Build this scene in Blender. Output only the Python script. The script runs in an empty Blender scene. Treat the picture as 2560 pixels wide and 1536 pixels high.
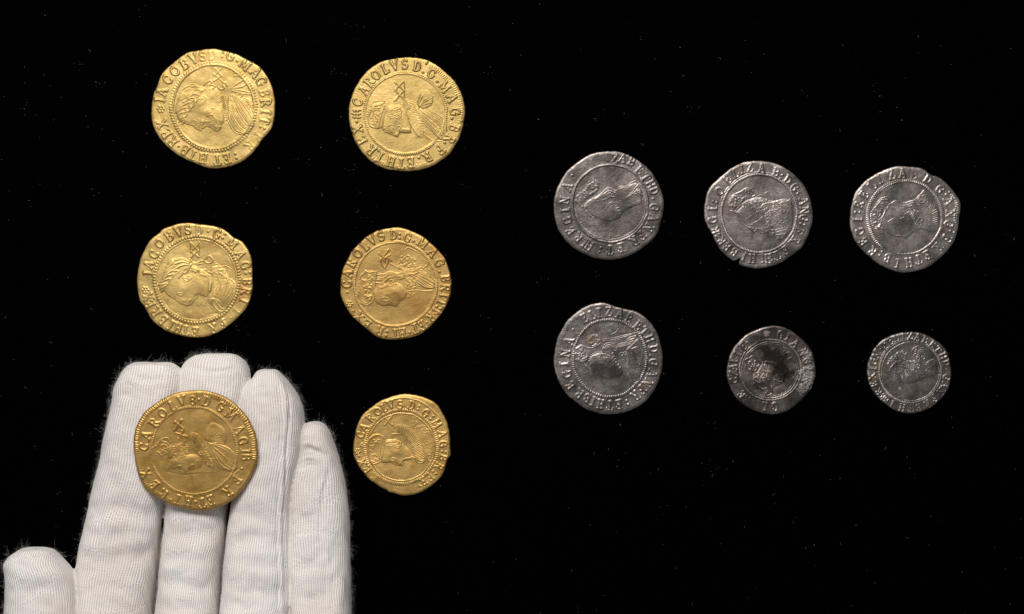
import bpy, math, random
import numpy as np
from mathutils import Vector

rng = np.random.RandomState(7)
random.seed(7)
SC = bpy.context.scene
K = 0.00011            # metres on the cloth for one unit of the layout drawings (a 300 unit coin is 33 mm)
H_CAM = 0.50           # camera height above the cloth

# ------------------------------------------------------------------ camera, world, lamps, exposure
cam_d = bpy.data.cameras.new('camera')
cam = bpy.data.objects.new('camera', cam_d)
SC.collection.objects.link(cam)
cam.location = (0, 0, H_CAM)
cam_d.sensor_width = 36.0
cam_d.lens = 36.0 * H_CAM / (2560 * K)
cam_d.clip_start = 0.01
cam_d.clip_end = 20
SC.camera = cam

world = bpy.data.worlds.new('World')
SC.world = world
world.use_nodes = True
bg = world.node_tree.nodes['Background']
bg.inputs['Color'].default_value = (0.95, 0.95, 1.0, 1)
bg.inputs['Strength'].default_value = 0.13

def area(name, loc, target, sx, sy, power, col):
    d = bpy.data.lights.new(name, 'AREA')
    d.shape = 'RECTANGLE'; d.size = sx; d.size_y = sy
    d.energy = power; d.color = col
    o = bpy.data.objects.new(name, d)
    SC.collection.objects.link(o)
    o.location = loc
    o.rotation_euler = (Vector(target) - Vector(loc)).to_track_quat('-Z', 'Y').to_euler()
    return o
area('softbox_lamp', (-0.08, 0.345, 0.50), (-0.01, 0.0, 0.0), 0.36, 0.20, 3.8, (1.0, 0.965, 0.925))
area('fill_lamp', (-0.35, -0.05, 0.55), (-0.05, 0.0, 0.0), 0.20, 0.20, 0.25, (1.0, 0.97, 0.95))

SC.view_settings.view_transform = 'Standard'
SC.view_settings.look = 'None'
SC.view_settings.exposure = 0.0
SC.view_settings.gamma = 1.0

# ------------------------------------------------------------------ numpy helpers
def vnoise(x, y, seed):
    """smooth value noise in -1..1"""
    r = np.random.RandomState(seed)
    N = 128
    L = r.uniform(-1, 1, (N, N))
    xi = np.floor(x).astype(int); yi = np.floor(y).astype(int)
    fx = x - xi; fy = y - yi
    fx = fx*fx*fx*(fx*(fx*6-15)+10); fy = fy*fy*fy*(fy*(fy*6-15)+10)
    a = L[xi % N, yi % N]; b = L[(xi+1) % N, yi % N]
    c = L[xi % N, (yi+1) % N]; d = L[(xi+1) % N, (yi+1) % N]
    return (a*(1-fx)+b*fx)*(1-fy) + (c*(1-fx)+d*fx)*fy
def fbm(x, y, seed, octv=4):
    s = 0; a = 1; t = 0
    for k in range(octv):
        s = s + a*vnoise(x*2**k + 17.3*k, y*2**k - 9.1*k, seed+k); t += a; a *= 0.55
    return s/t
def sstep(a, b, x):
    t = np.clip((x-a)/(b-a), 0, 1)
    return t*t*(3-2*t)
def catmull(pts, closed=False, sub=6):
    p = np.asarray(pts, float)
    n = len(p)
    if n < 3 and not closed: return p
    out = []
    rngi = range(n) if closed else range(n-1)
    for i in rngi:
        if closed:
            p0, p1, p2, p3 = p[(i-1) % n], p[i], p[(i+1) % n], p[(i+2) % n]
        else:
            p1, p2 = p[i], p[i+1]
            p0 = p[i-1] if i > 0 else 2*p1-p2
            p3 = p[i+2] if i+2 < n else 2*p2-p1
        for k in range(sub):
            t = k/sub
            out.append(0.5*((2*p1)+(p2-p0)*t+(2*p0-5*p1+4*p2-p3)*t*t+(3*p1-p0-3*p2+p3)*t**3))
    if not closed: out.append(p[-1])
    return np.array(out)
def resample(pts, n):
    p = np.asarray(pts, float)
    d = np.r_[0, np.cumsum(np.hypot(*np.diff(p, axis=0).T))]
    t = np.linspace(0, d[-1], n)
    return np.c_[np.interp(t, d, p[:, 0]), np.interp(t, d, p[:, 1])]
def poly_dist(X, Y, P, closed=False):
    d = np.full(X.shape, 1e9)
    n = len(P)
    for i in range(n if closed else n-1):
        a = P[i]; b = P[(i+1) % n]
        ex, ey = b-a
        L2 = ex*ex+ey*ey+1e-12
        t = np.clip(((X-a[0])*ex+(Y-a[1])*ey)/L2, 0, 1)
        d = np.minimum(d, (X-a[0]-t*ex)**2+(Y-a[1]-t*ey)**2)
    return np.sqrt(d)
def inside(X, Y, P):
    r = np.zeros(X.shape, bool)
    n = len(P)
    for i in range(n):
        x1, y1 = P[i]; x2, y2 = P[(i+1) % n]
        if y1 == y2: continue
        c = ((y1 > Y) != (y2 > Y)) & (X < (x2-x1)*(Y-y1)/(y2-y1)+x1)
        r ^= c
    return r
def pp(s):
    return [tuple(float(v) for v in q.split(',')) for q in s.split()]

# ------------------------------------------------------------------ serif stroke alphabet (unit height, y up, x about 0)
T, t_, S_ = .21, .12, .11
def arc(cx, cy, rx, ry, a0, a1, n=9):
    return [(cx+rx*math.cos(math.radians(a0+(a1-a0)*i/(n-1))), cy+ry*math.sin(math.radians(a0+(a1-a0)*i/(n-1)))) for i in range(n)]
def sf(x, y, l=.3): return (S_, [(x-l/2, y), (x+l/2, y)])
GL = {
 'I': [(T, [(0, 0), (0, 1)]), sf(0, 0, .42), sf(0, 1, .42)],
 'L': [(T, [(-.15, 0), (-.15, 1)]), sf(-.15, 1, .38), (t_, [(-.3, 0), (.3, 0), (.34, .22)])],
 'E': [(T, [(-.15, 0), (-.15, 1)]), (t_, [(-.3, 0), (.28, 0), (.33, .2)]), (t_, [(-.3, 1), (.28, 1), (.32, .8)]), (t_, [(-.15, .52), (.16, .52)]), (S_, [(.16, .4), (.16, .64)])],
 'F': [(T, [(-.15, 0), (-.15, 1)]), sf(-.15, 0, .38), (t_, [(-.3, 1), (.28, 1), (.32, .78)]), (t_, [(-.15, .52), (.16, .52)]), (S_, [(.16, .4), (.16, .64)])],
 'H': [(T, [(-.25, 0), (-.25, 1)]), (T, [(.25, 0), (.25, 1)]), (t_, [(-.25, .5), (.25, .5)]), sf(-.25, 0, .34), sf(.25, 0, .34), sf(-.25, 1, .34), sf(.25, 1, .34)],
 'T': [(T, [(0, 0), (0, 1)]), sf(0, 0, .4), (t_, [(-.36, .8), (-.32, 1), (.32, 1), (.36, .8)])],
 'V': [(T, [(-.32, 1), (0, 0)]), (t_, [(.32, 1), (.02, 0)]), sf(-.32, 1, .32), sf(.32, 1, .28)],
 'A': [(t_, [(-.32, 0), (0, 1)]), (T, [(.32, 0), (.02, 1)]), sf(-.32, 0, .28), sf(.32, 0, .32), (t_, [(-.2, .36), (.2, .36)]), (S_, [(-.14, 1), (.12, 1)])],
 'X': [(T, [(-.3, 1), (.3, 0)]), (t_, [(.3, 1), (-.3, 0)]), sf(-.3, 0, .26), sf(.3, 0, .3), sf(-.3, 1, .3), sf(.3, 1, .26)],
 'Z': [(t_, [(-.3, .8), (-.28, 1), (.3, 1)]), (T, [(.28, 1), (-.3, 0)]), (t_, [(-.3, 0), (.3, 0), (.34, .22)])],
 'N': [(t_, [(-.28, 0), (-.28, 1)]), (T, [(-.28, 1), (.28, 0)]), (t_, [(.28, 0), (.28, 1)]), sf(-.28, 0), sf(.28, 1), sf(-.32, 1, .24)],
 'M': [(t_, [(-.4, 0), (-.34, 1)]), (T, [(-.34, 1), (0, .15)]), (t_, [(0, .15), (.34, 1)]), (T, [(.34, 1), (.4, 0)]), sf(-.4, 0, .26), sf(.4, 0, .3), sf(-.38, 1, .22), sf(.38, 1, .22)],
 'C': [(.17, arc(.03, .5, .36, .5, 50, 310, 14)), (S_, [(.26, .72), (.28, .95)]), (S_, [(.26, .28), (.28, .06)])],
 'G': [(.17, arc(.03, .5, .36, .5, 50, 310, 14)), (S_, [(.26, .72), (.28, .95)]), (T*.9, [(.26, .08), (.26, .4)]), (S_, [(.12, .42), (.38, .42)])],
 'O': [(.17, arc(0, .5, .36, .47, 0, 360, 20))],
 'D': [(T, [(-.22, 0), (-.22, 1)]), (.16, [(-.22, 1)]+arc(-.06, .5, .38, .5, 90, -90, 12)+[(-.22, 0)]), sf(-.26, 0, .24), sf(-.26, 1, .24)],
 'B': [(T, [(-.2, 0), (-.2, 1)]), (.14, [(-.2, 1)]+arc(-.02, .76, .24, .24, 90, -90, 8)+[(-.2, .52)]), (.15, [(-.2, .52)]+arc(.0, .26, .28, .26, 90, -90, 8)+[(-.2, 0)]), sf(-.24, 0, .24), sf(-.24, 1, .24)],
 'P': [(T, [(-.2, 0), (-.2, 1)]), (.14, [(-.2, 1)]+arc(-.02, .74, .26, .26, 90, -90, 8)+[(-.2, .48)]), sf(-.2, 0, .36), sf(-.24, 1, .24)],
 'R': [(T, [(-.22, 0), (-.22, 1)]), (.14, [(-.22, 1)]+arc(-.04, .75, .26, .25, 90, -90, 8)+[(-.22, .5)]), (T*.9, [(-.02, .5), (.3, 0)]), sf(-.22, 0, .34), sf(-.26, 1, .24), sf(.32, 0, .22)],
 'S': [(.16, arc(0, .75, .24, .24, 40, 250, 9)+arc(0, .26, .26, .26, 80, -150, 9)), (S_, [(.22, .8), (.24, 1)]), (S_, [(-.26, .2), (-.27, 0)])],
 '8': [(.13, arc(0, .74, .2, .22, 0, 360, 12)), (.13, arc(0, .27, .25, .26, 0, 360, 12))],
 '.': [(.2, [(0, .5), (.01, .5)])],
 ':': [(.2, [(0, .24), (.01, .24)]), (.2, [(0, .74), (.01, .74)])],
 "'": [(.15, [(0, .92), (-.03, .7)])],
}

# ------------------------------------------------------------------ a struck coin as relief
class Coin:
    def __init__(s, ox, oy, zoom, outline, ring, letter_h, thick=1.0, seed=1, NT=640, NR=100, amp=1.0, rough=.03):
        s.ox, s.oy, s.z = ox, oy, zoom
        amp = amp*(.92 if seed > 20 else 1)
        s.seed = seed; s.thick = thick; s.lh = letter_h; s.amp = amp
        P = catmull(pp(outline), closed=True, sub=8)
        cx, cy = P.mean(0)
        s.cx, s.cy = cx, cy
        th = np.arctan2(P[:, 1]-cy, P[:, 0]-cx); rad = np.hypot(P[:, 0]-cx, P[:, 1]-cy)
        o = np.argsort(th); th = th[o]; rad = rad[o]
        th = np.r_[th-2*np.pi, th, th+2*np.pi]; rad = np.r_[rad, rad, rad]
        ang = np.linspace(-np.pi, np.pi, NT, endpoint=False)
        R = np.interp(ang, th, rad)
        # fine unevenness of a hammered, clipped edge
        R = R + 5.0*fbm(ang*4+30, ang*0+seed, seed+40, 3) + 2.0*vnoise(ang*26+200, ang*0, seed+44)
        s.NT, s.NR = NT, NR
        f = np.linspace(0, 1, NR)
        f = 0.006 + 0.994*f**0.93
        s.f = f
        s.X = cx + np.outer(f, R*np.cos(ang)); s.Y = cy + np.outer(f, R*np.sin(ang))
        s.ang = ang
        X0, Y0 = s.X.ravel(), s.Y.ravel()
        s.x = X0 + 5.0*fbm(X0/110, Y0/110, seed+3, 2) + 2.2*vnoise(X0/24, Y0/24, seed+6)
        s.y = Y0 + 5.0*fbm(X0/110+40, Y0/110, seed+4, 2) + 2.2*vnoise(X0/24+50, Y0/24, seed+7)
        n = s.x.size
        s.base = np.zeros(n); s.D = np.zeros(n); s.G = np.zeros(n)
        s.part = np.zeros(n, int); s.parts = ['flan']; s.parents = [None]
        s.wearmul = np.ones(n)
        s.tone = np.ones((n, 3)); s.crust = np.zeros(n)
        s.ring = ring
    # --- bookkeeping
    def pid(s, name, parent=None, new=False):
        if not new and name in s.parts: return s.parts.index(name)
        s.parts.append(name); s.parents.append(parent); return len(s.parts)-1
    def sel(s, P, m):
        x0, y0 = P.min(0)-m; x1, y1 = P.max(0)+m
        return np.nonzero((s.x > x0) & (s.x < x1) & (s.y > y0) & (s.y < y1))[0]
    def wear(s, *blobs):
        for (x, y, r, a) in blobs:
            s.wearmul *= 1 - a*(1-sstep(r*.5, r*1.15, np.hypot(s.x-x, s.y-y) + r*.25*fbm(s.x/90, s.y/90, s.seed+5, 2)))
    # --- relief primitives
    def stroke(s, pid, w, h, P, plateau=False):
        i = s.sel(P, w)
        if not len(i): return
        d = poly_dist(s.x[i], s.y[i], P)
        hw = w/2
        if plateau:
            v = sstep(hw*1.42, hw*.38, d)
        else:
            c = np.clip(1-d/hw, 0, 1); v = c*(2-c)*.75+.25*c*c*(3-2*c)
        v = v*abs(h)*s.wearmul[i]
        if h > 0: s.D[i] = np.maximum(s.D[i], v)
        else: s.G[i] = np.maximum(s.G[i], v)
        if pid is not None:
            s.part[i[d < hw*1.15]] = pid
    def st(s, name, w, h, *paths, parent='portrait'):
        p = s.pid(name, parent if name != parent else None)
        for q in paths:
            P = catmull(pp(q), sub=5)
            s.stroke(p, w, h, P)
    def lines(s, name, w, h, n, a, b, parent='portrait', jit=0, cut=0):
        """n strokes blended from path a to path b"""
        p = s.pid(name, parent if name != parent else None)
        A = resample(catmull(pp(a)), 22); B = resample(catmull(pp(b)), 22)
        r = np.random.RandomState(s.seed+n)
        for k in range(n):
            u = (k + (r.uniform(-.3, .3) if 0 < k < n-1 else 0))/(n-1)
            P = A*(1-u)+B*u
            if jit: P = P + np.c_[np.sin(np.linspace(0, 9, 22)+r.uniform(0, 6))*jit, np.cos(np.linspace(0, 8, 22)+r.uniform(0, 6))*jit]
            lo = int(r.uniform(0, cut*22)) if cut else 0; hi = 22-(int(r.uniform(0, cut*22)) if cut else 0)
            s.stroke(p, w*r.uniform(.75, 1.2), h*r.uniform(.7, 1.15), P[lo:hi])
    def ticks(s, name, w, h, n, path, length, slant=0, parent='portrait', bow=0, lend=None):
        p = s.pid(name, parent if name != parent else None)
        A = resample(catmull(pp(path)), n+2)
        r = np.random.RandomState(s.seed+n)
        for k in range(1, n+1):
            tx, ty = A[k+1]-A[k-1]; l = math.hypot(tx, ty)+1e-6; tx /= l; ty /= l
            nx, ny = -ty, tx
            ln = length if lend is None else length+(lend-length)*k/n
            dx, dy = nx*math.cos(slant)+tx*math.sin(slant), ny*math.cos(slant)+ty*math.sin(slant)
            L = ln*r.uniform(.85, 1.12)/2
            c = A[k]
            s.stroke(p, w, h*r.uniform(.7, 1.2), np.array([[c[0]-dx*L, c[1]-dy*L], [c[0]+tx*bow, c[1]+ty*bow], [c[0]+dx*L, c[1]+dy*L]]))
    def dots(s, name, w, h, n, path, parent='portrait'):
        p = s.pid(name, parent if name != parent else None)
        A = resample(catmull(pp(path)), n)
        for c in A:
            s.stroke(p, w, h, np.array([c, c+.5]))
    def stipple(s, name, w, h, n, poly, parent='portrait', length=0):
        p = s.pid(name, parent if name != parent else None)
        P = np.array(pp(poly)); r = np.random.RandomState(s.seed*3+n)
        x0, y0 = P.min(0); x1, y1 = P.max(0)
        c = 0
        for _ in range(n*8):
            x = r.uniform(x0, x1); y = r.uniform(y0, y1)
            if inside(np.array([x]), np.array([y]), P)[0]:
                a = r.uniform(0, 6.28); L = length*r.uniform(.5, 1.2)
                Q = np.array([[x, y], [x+L*.5*math.cos(a)+.5, y+L*.5*math.sin(a)], [x+L*math.cos(a+.9)+.6, y+L*math.sin(a+.9)]])
                s.stroke(p, w*r.uniform(.7, 1.3), h*r.uniform(.5, 1.2), Q)
                c += 1
                if c >= n: break
    def fill(s, name, h, edge, poly, parent='portrait', dome=0.0, smooth=True):
        p = s.pid(name, parent if name != parent else None)
        P = np.array(pp(poly))
        if smooth: P = catmull(P, closed=True, sub=4)
        i = s.sel(P, 2)
        ins = inside(s.x[i], s.y[i], P)
        d = poly_dist(s.x[i], s.y[i], P, closed=True)
        d = np.where(ins, d, 0)
        c = np.clip(d/edge, 0, 1)
        v = h*np.sqrt(1-(1-c)**2) + dome*np.clip(d/(edge*5), 0, 1)
        s.base[i] += v
        s.part[i[ins]] = p
    def bump(s, x, y, rx, ry, h, rot=0):
        c, sn = math.cos(rot), math.sin(rot)
        dx, dy = s.x-x, s.y-y
        a = (dx*c+dy*sn)/rx; b = (-dx*sn+dy*c)/ry
        s.base += h*np.exp(-(a*a+b*b)*1.4)
    def legend(s, items, h=.30, size=None):
        cx, cy = s.ring[0], s.ring[1]
        for q in items.split():
            parts = q.split(',')
            ch, x, y = parts[0], float(parts[1]), float(parts[2])
            sc = float(parts[3]) if len(parts) > 3 else 1.0
            hh = (size or s.lh)*sc*1.01
            ux, uy = x-cx, y-cy
            l = math.hypot(ux, uy); ux /= l; uy /= l            # outward = top of the letter
            rx_, ry_ = -uy, ux                                  # reading direction, clockwise
            p = s.pid('letter', None, new=True)
            hs = h*(0.85+.3*random.random())
            if ch == '*':                                       # rosette mark
                for k in range(6):
                    a = k*math.pi/3
                    s.stroke(p, hh*.3, hs, np.array([[x+hh*.3*math.cos(a), y+hh*.3*math.sin(a)], [x+hh*.31*math.cos(a), y+hh*.31*math.sin(a)]]))
                s.stroke(p, hh*.25, hs, np.array([[x, y], [x+.5, y]])); s.parts[p] = 'mint_mark'
                continue
            if ch == '#':                                       # castle mark
                for Q in ([(-.4, -.4), (-.4, .4)], [(.4, -.4), (.4, .4)], [(0, -.4), (0, .5)], [(-.45, -.1), (.45, -.1)], [(-.45, .25), (.45, .25)]):
                    s.stroke(p, hh*.17, hs, np.array([[x+a*hh*rx_+b*hh*ux, y+a*hh*ry_+b*hh*uy] for a, b in Q]), True)
                s.parts[p] = 'mint_mark'
                continue
            jr = random.uniform(-.07, .07)
            rx_, ry_, ux2, uy2 = rx_*math.cos(jr)+ux*math.sin(jr), ry_*math.cos(jr)+uy*math.sin(jr), ux*math.cos(jr)-rx_*math.sin(jr), uy*math.cos(jr)-ry_*math.sin(jr)
            for (w, Q) in GL[ch]:
                P = np.array([[x+a*hh*rx_+(b-.5)*hh*ux2, y+a*hh*ry_+(b-.5)*hh*uy2] for a, b in Q])
                s.stroke(p, w*hh*1.26, hs, P, True)
            if ch in ".:'": s.parts[p] = 'stop_mark'
    def beadring(s, n, w, h, style='bead', scale=1.0, gaps=(), keep=.3, dx=0, dy=0, name='beaded_ring'):
        cx, cy, rx, ry = s.ring
        cx += dx; cy += dy
        rn = np.hypot((s.x-cx)/(rx*scale), (s.y-cy)/(ry*scale))
        ang = np.degrees(np.arctan2(s.y-cy, s.x-cx)) % 360       # 0 = right, 90 = down
        wob = 6*fbm(ang/40+5, ang*0+3, s.seed+8, 2)
        d = (rn-1)*(rx+ry)/2*scale + wob
        r = np.clip(1-(d/(w/2))**2, 0, 1)
        if style == 'line': m = 1.0
        elif style == 'rope': m = .35+.65*(.5+.5*np.cos(np.radians(ang)*n + d*.10))
        elif style == 'tick': m = .12+.88*np.clip(.5+.75*np.cos(np.radians(ang)*n), 0, 1)
        else:
            c = np.cos(np.radians(ang)*n/2); ph = 1-c*c
            m = .1+.9*np.sqrt(np.clip(1-ph*1.15, 0, 1))
        g = np.ones_like(d)
        for (a0, a1, amt) in gaps:
            mid = (a0+a1)/2; half = (a1-a0)/2
            da = np.abs((ang-mid+180) % 360-180)
            g *= 1-amt*(1-sstep(half-5, half+5, da))
        g *= np.clip(1-.35*sstep(0.0, .8, fbm(s.x/160, s.y/160, s.seed+9, 2)), 0, 1)
        v = 1.35*h*r*m*g*(.4+.6*s.wearmul)
        s.D = np.maximum(s.D, v)
        p = s.pid(name)
        s.part[(np.abs(d) < w*.55) & (s.part == 0)] = p
    def rimticks(s, a0, a1, n, length, w, h, inset=.965):
        """toothed border along part of the coin's edge, degrees clockwise from the right"""
        p = s.pid('edge_beading')
        for k in range(n):
            a = math.radians(a0+(a1-a0)*k/(n-1))
            j = int(round(((a+math.pi) % (2*math.pi))/(2*math.pi)*s.NT)) % s.NT
            ex, ey = s.X[-1, j], s.Y[-1, j]
            dx, dy = ex-s.cx, ey-s.cy; l = math.hypot(dx, dy)
            q = np.array([[s.cx+dx*inset-dx/l*length, s.cy+dy*inset-dy/l*length], [s.cx+dx*inset, s.cy+dy*inset]])
            s.stroke(p, w, h*random.uniform(.6, 1.1), q)
    def stain(s, x, y, r, col, amt, crust=0, ragged=.5, sc=70):
        d = np.hypot(s.x-x, s.y-y) + r*ragged*fbm(s.x/sc, s.y/sc, int(x+y) % 97+s.seed, 4)*1.6
        m = amt*(1-sstep(r*.55, r*1.1, d))
        s.tone = s.tone*(1-m[:, None]) + np.array(col)*m[:, None]
        s.crust = np.maximum(s.crust, m*crust)
    def tint(s, col, amt, sc, thr=0.0):
        m = amt*sstep(thr, thr+.55, fbm(s.x/sc, s.y/sc, s.seed+61, 4))
        s.tone = s.tone*(1-m[:, None]) + np.array(col)*m[:, None]
    # --- mesh
    def build(s, name, mat, label, group, z0=0.0, tilt=None, wave=.12, grain=.012, coin_z=None):
        NT, NR = s.NT, s.NR
        mm = 1e-3
        rr = np.repeat(s.f, NT)
        wv = wave*(fbm(s.x/420+s.seed, s.y/420, s.seed+20, 2)*1.6 + .35*fbm(s.x/130, s.y/130, s.seed+23, 2))
        fam = np.array([1 if (q == 'portrait' or s.parents[k] == 'portrait' or q == 'value_mark') else 0 for k, q in enumerate(s.parts)])
        famp = fam[s.part] > 0
        gr = grain*fbm(s.x/16, s.y/16, s.seed+27, 3) + grain*.8*fbm(s.x/45, s.y/45, s.seed+29, 3)
        ht = s.thick + wv + gr + s.amp*(.75*s.base + s.D*np.where(famp, .47, .56) - .56*s.G) - .10*sstep(.965, 1.0, rr)
        Xm = (s.ox + s.X.ravel()/s.z); Ym = (s.oy + s.Y.ravel()/s.z)
        s.D = s.D*np.clip(.84 + .55*fbm(s.x/75, s.y/75, s.seed+33, 3), .4, 1.12)
        cx = s.ox + s.cx/s.z; cy = s.oy + s.cy/s.z
        zc = (coin_z if coin_z is not None else 0.0)
        pf = (1-(zc+s.thick*mm)/H_CAM)
        WX = (Xm-cx)*K*pf; WY = -(Ym-cy)*K*pf; WZ = ht*mm
        P = np.stack([WX, WY, WZ], 1).reshape(NR, NT, 3)
        top = P[-1].copy()
        nrm2 = top[:, :2]/np.linalg.norm(top[:, :2], axis=1, keepdims=True)
        e = .13*mm
        r1 = top.copy(); r1[:, :2] += nrm2*e; r1[:, 2] -= .16*mm
        r2 = top.copy(); r2[:, :2] += nrm2*e*1.5; r2[:, 2] = top[:, 2]*.45
        r3 = top.copy(); r3[:, :2] += nrm2*e; r3[:, 2] = .12*mm
        r4 = top.copy(); r4[:, 2] = 0.0
        P = np.concatenate([P, r1[None], r2[None], r3[None], r4[None]], 0)
        NRR = NR+4
        ga = np.gradient(P, axis=0)
        gb = np.roll(P, -1, 1)-np.roll(P, 1, 1)
        N = np.cross(ga, gb)
        N /= np.linalg.norm(N, axis=2, keepdims=True)+1e-20
        if N[NR//2, :, 2].mean() < 0: N = -N
        V = P.reshape(-1, 3); NV = N.reshape(-1, 3)
        # centre cap vertex
        V = np.vstack([V, [[0, 0, P[0, :, 2].mean()]], [[0, 0, 0.0]]]); NV = np.vstack([NV, [[0, 0, 1]], [[0, 0, -1]]])
        ic = len(V)-2; ib = len(V)-1
        pad = np.zeros(4*NT+2, int)
        part = np.r_[s.part, pad]
        tone = np.vstack([s.tone, np.tile(s.tone.reshape(NR, NT, 3)[-1], (4, 1)), s.tone[:1], s.tone[:1]])
        cru = np.r_[s.crust, np.tile(s.crust.reshape(NR, NT)[-1], 4), 0, 0]
        i, j = np.meshgrid(np.arange(NRR-1), np.arange(NT), indexing='ij')
        i = i.ravel(); j = j.ravel(); j2 = (j+1) % NT
        # y is mirrored, so this winding looks up
        Q = np.stack([i*NT+j, i*NT+j2, (i+1)*NT+j2, (i+1)*NT+j], 1)
        fp = part[Q[:, 0]]
        fp[i >= NR-1] = 0
        root = bpy.data.objects.new(name, None)
        SC.collection.objects.link(root)
        root.empty_display_size = .01
        root.location = ((cx-1280)*K*(1-zc/H_CAM), (768-cy)*K*(1-zc/H_CAM), zc+z0)
        if tilt: root.rotation_euler = tilt
        root['label'] = label; root['category'] = 'coin'; root['group'] = group
        made = {}
        order = sorted(range(len(s.parts)), key=lambda k: 0 if s.parents[k] is None else 1)
        for k in order:
            q = Q[fp == k]
            if len(q) < 6: continue
            tri = None
            if k == 0:
                jj = np.arange(NT); tri = np.vstack([np.stack([np.full(NT, ic), (jj+1) % NT, jj], 1), np.stack([np.full(NT, ib), (NRR-1)*NT+jj, (NRR-1)*NT+(jj+1) % NT], 1)])
            flat = q.ravel() if tri is None else np.r_[q.ravel(), tri.ravel()]
            u, inv = np.unique(flat, return_inverse=True)
            me = bpy.data.meshes.new(s.parts[k])
            nq = len(q); nt3 = 0 if tri is None else len(tri)
            me.vertices.add(len(u)); me.vertices.foreach_set('co', V[u].astype(np.float32).ravel())
            me.loops.add(len(flat)); me.loops.foreach_set('vertex_index', inv.ravel().astype(np.int32))
            me.polygons.add(nq+nt3)
            ls = np.r_[np.arange(nq)*4, nq*4+np.arange(nt3)*3].astype(np.int32)
            me.polygons.foreach_set('loop_start', ls)
            me.update(calc_edges=True); me.validate()
            me.polygons.foreach_set('use_smooth', np.ones(len(me.polygons), bool))
            a = me.attributes.new('tone', 'FLOAT_COLOR', 'POINT')
            a.data.foreach_set('color', np.c_[tone[u], cru[u]].astype(np.float32).ravel())
            me.normals_split_custom_set_from_vertices(NV[u].astype(np.float32))
            me.materials.append(mat)
            ob = bpy.data.objects.new(s.parts[k], me)
            SC.collection.objects.link(ob)
            par = s.parents[k]
            ob.parent = made.get(par, root) if par else root
            if par is None and s.parts[k] not in made: made[s.parts[k]] = ob
        return root

# ------------------------------------------------------------------ materials
def nodes_of(name):
    m = bpy.data.materials.new(name); m.use_nodes = True
    nt = m.node_tree
    return m, nt, nt.nodes['Principled BSDF']
def noise(nt, scale, detail=4, rough=.6, vec=None):
    n = nt.nodes.new('ShaderNodeTexNoise'); n.inputs['Scale'].default_value = scale
    n.inputs['Detail'].default_value = detail; n.inputs['Roughness'].default_value = rough
    if vec is not None: nt.links.new(vec, n.inputs['Vector'])
    return n
def ramp(nt, src, p0, c0, p1, c1):
    r = nt.nodes.new('ShaderNodeValToRGB')
    r.color_ramp.elements[0].position = p0; r.color_ramp.elements[0].color = c0
    r.color_ramp.elements[1].position = p1; r.color_ramp.elements[1].color = c1
    nt.links.new(src, r.inputs['Fac']); return r
def mix(nt, mode, fac, a, b):
    m = nt.nodes.new('ShaderNodeMix'); m.data_type = 'RGBA'; m.blend_type = mode
    for v, k in ((fac, 0), (a, 6), (b, 7)):
        if isinstance(v, (int, float)): m.inputs[k].default_value = v
        elif isinstance(v, tuple): m.inputs[k].default_value = v
        else: nt.links.new(v, m.inputs[k])
    return m.outputs[2]

def coin_mat(name, col, col2, r0, r1, metallic, bump):
    m, nt, b = nodes_of(name)
    tc = nt.nodes.new('ShaderNodeNewGeometry'); oc = tc.outputs['Position']
    at = nt.nodes.new('ShaderNodeAttribute'); at.attribute_name = 'tone'
    n1 = noise(nt, 160, 5, .62, oc)
    r = ramp(nt, n1.outputs['Fac'], .34, (*col, 1), .68, (*col2, 1))
    c = mix(nt, 'MULTIPLY', 1.0, r.outputs['Color'], at.outputs['Color'])
    n2 = noise(nt, 1400, 4, .7, oc)
    g = ramp(nt, n2.outputs['Fac'], .3, (.8, .8, .8, 1), .7, (1.1, 1.1, 1.1, 1))
    c = mix(nt, 'MULTIPLY', .7 if metallic == 1 else 1.0, c, g.outputs['Color'])
    nt.links.new(c, b.inputs['Base Color'])
    n3 = noise(nt, 420, 5, .65, oc)
    mr = nt.nodes.new('ShaderNodeMapRange'); mr.inputs[1].default_value = .3; mr.inputs[2].default_value = .7
    mr.inputs[3].default_value = r0; mr.inputs[4].default_value = r1
    nt.links.new(n3.outputs['Fac'], mr.inputs[0])
    mx = nt.nodes.new('ShaderNodeMath'); mx.operation = 'MAXIMUM'
    nt.links.new(mr.outputs[0], mx.inputs[0])
    ms = nt.nodes.new('ShaderNodeMath'); ms.operation = 'MULTIPLY'; ms.inputs[1].default_value = .85
    nt.links.new(at.outputs['Alpha'], ms.inputs[0]); nt.links.new(ms.outputs[0], mx.inputs[1])
    nt.links.new(mx.outputs[0], b.inputs['Roughness'])
    me = nt.nodes.new('ShaderNodeMath'); me.operation = 'MULTIPLY_ADD'
    nt.links.new(at.outputs['Alpha'], me.inputs[0]); me.inputs[1].default_value = -metallic; me.inputs[2].default_value = metallic
    nt.links.new(me.outputs[0], b.inputs['Metallic'])
    # hairline scratches and pitting
    mp = nt.nodes.new('ShaderNodeMapping'); mp.inputs['Scale'].default_value = (1, 9, 1); mp.inputs['Rotation'].default_value = (0, 0, .5)
    nt.links.new(oc, mp.inputs['Vector'])
    n4 = noise(nt, 500, 4, .7, mp.outputs[0])
    n5 = noise(nt, 2600, 3, .6, oc)
    ad = nt.nodes.new('ShaderNodeMath'); ad.operation = 'ADD'
    nt.links.new(n4.outputs['Fac'], ad.inputs[0]); nt.links.new(n5.outputs['Fac'], ad.inputs[1])
    bp = nt.nodes.new('ShaderNodeBump'); bp.inputs['Strength'].default_value = bump; bp.inputs['Distance'].default_value = .00006
    nt.links.new(ad.outputs[0], bp.inputs['Height'])
    nt.links.new(bp.outputs['Normal'], b.inputs['Normal'])
    return m
GOLD = coin_mat('worn_gold', (.48, .338, .117), (.60, .427, .162), .46, .56, 1.0, .3)
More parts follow.
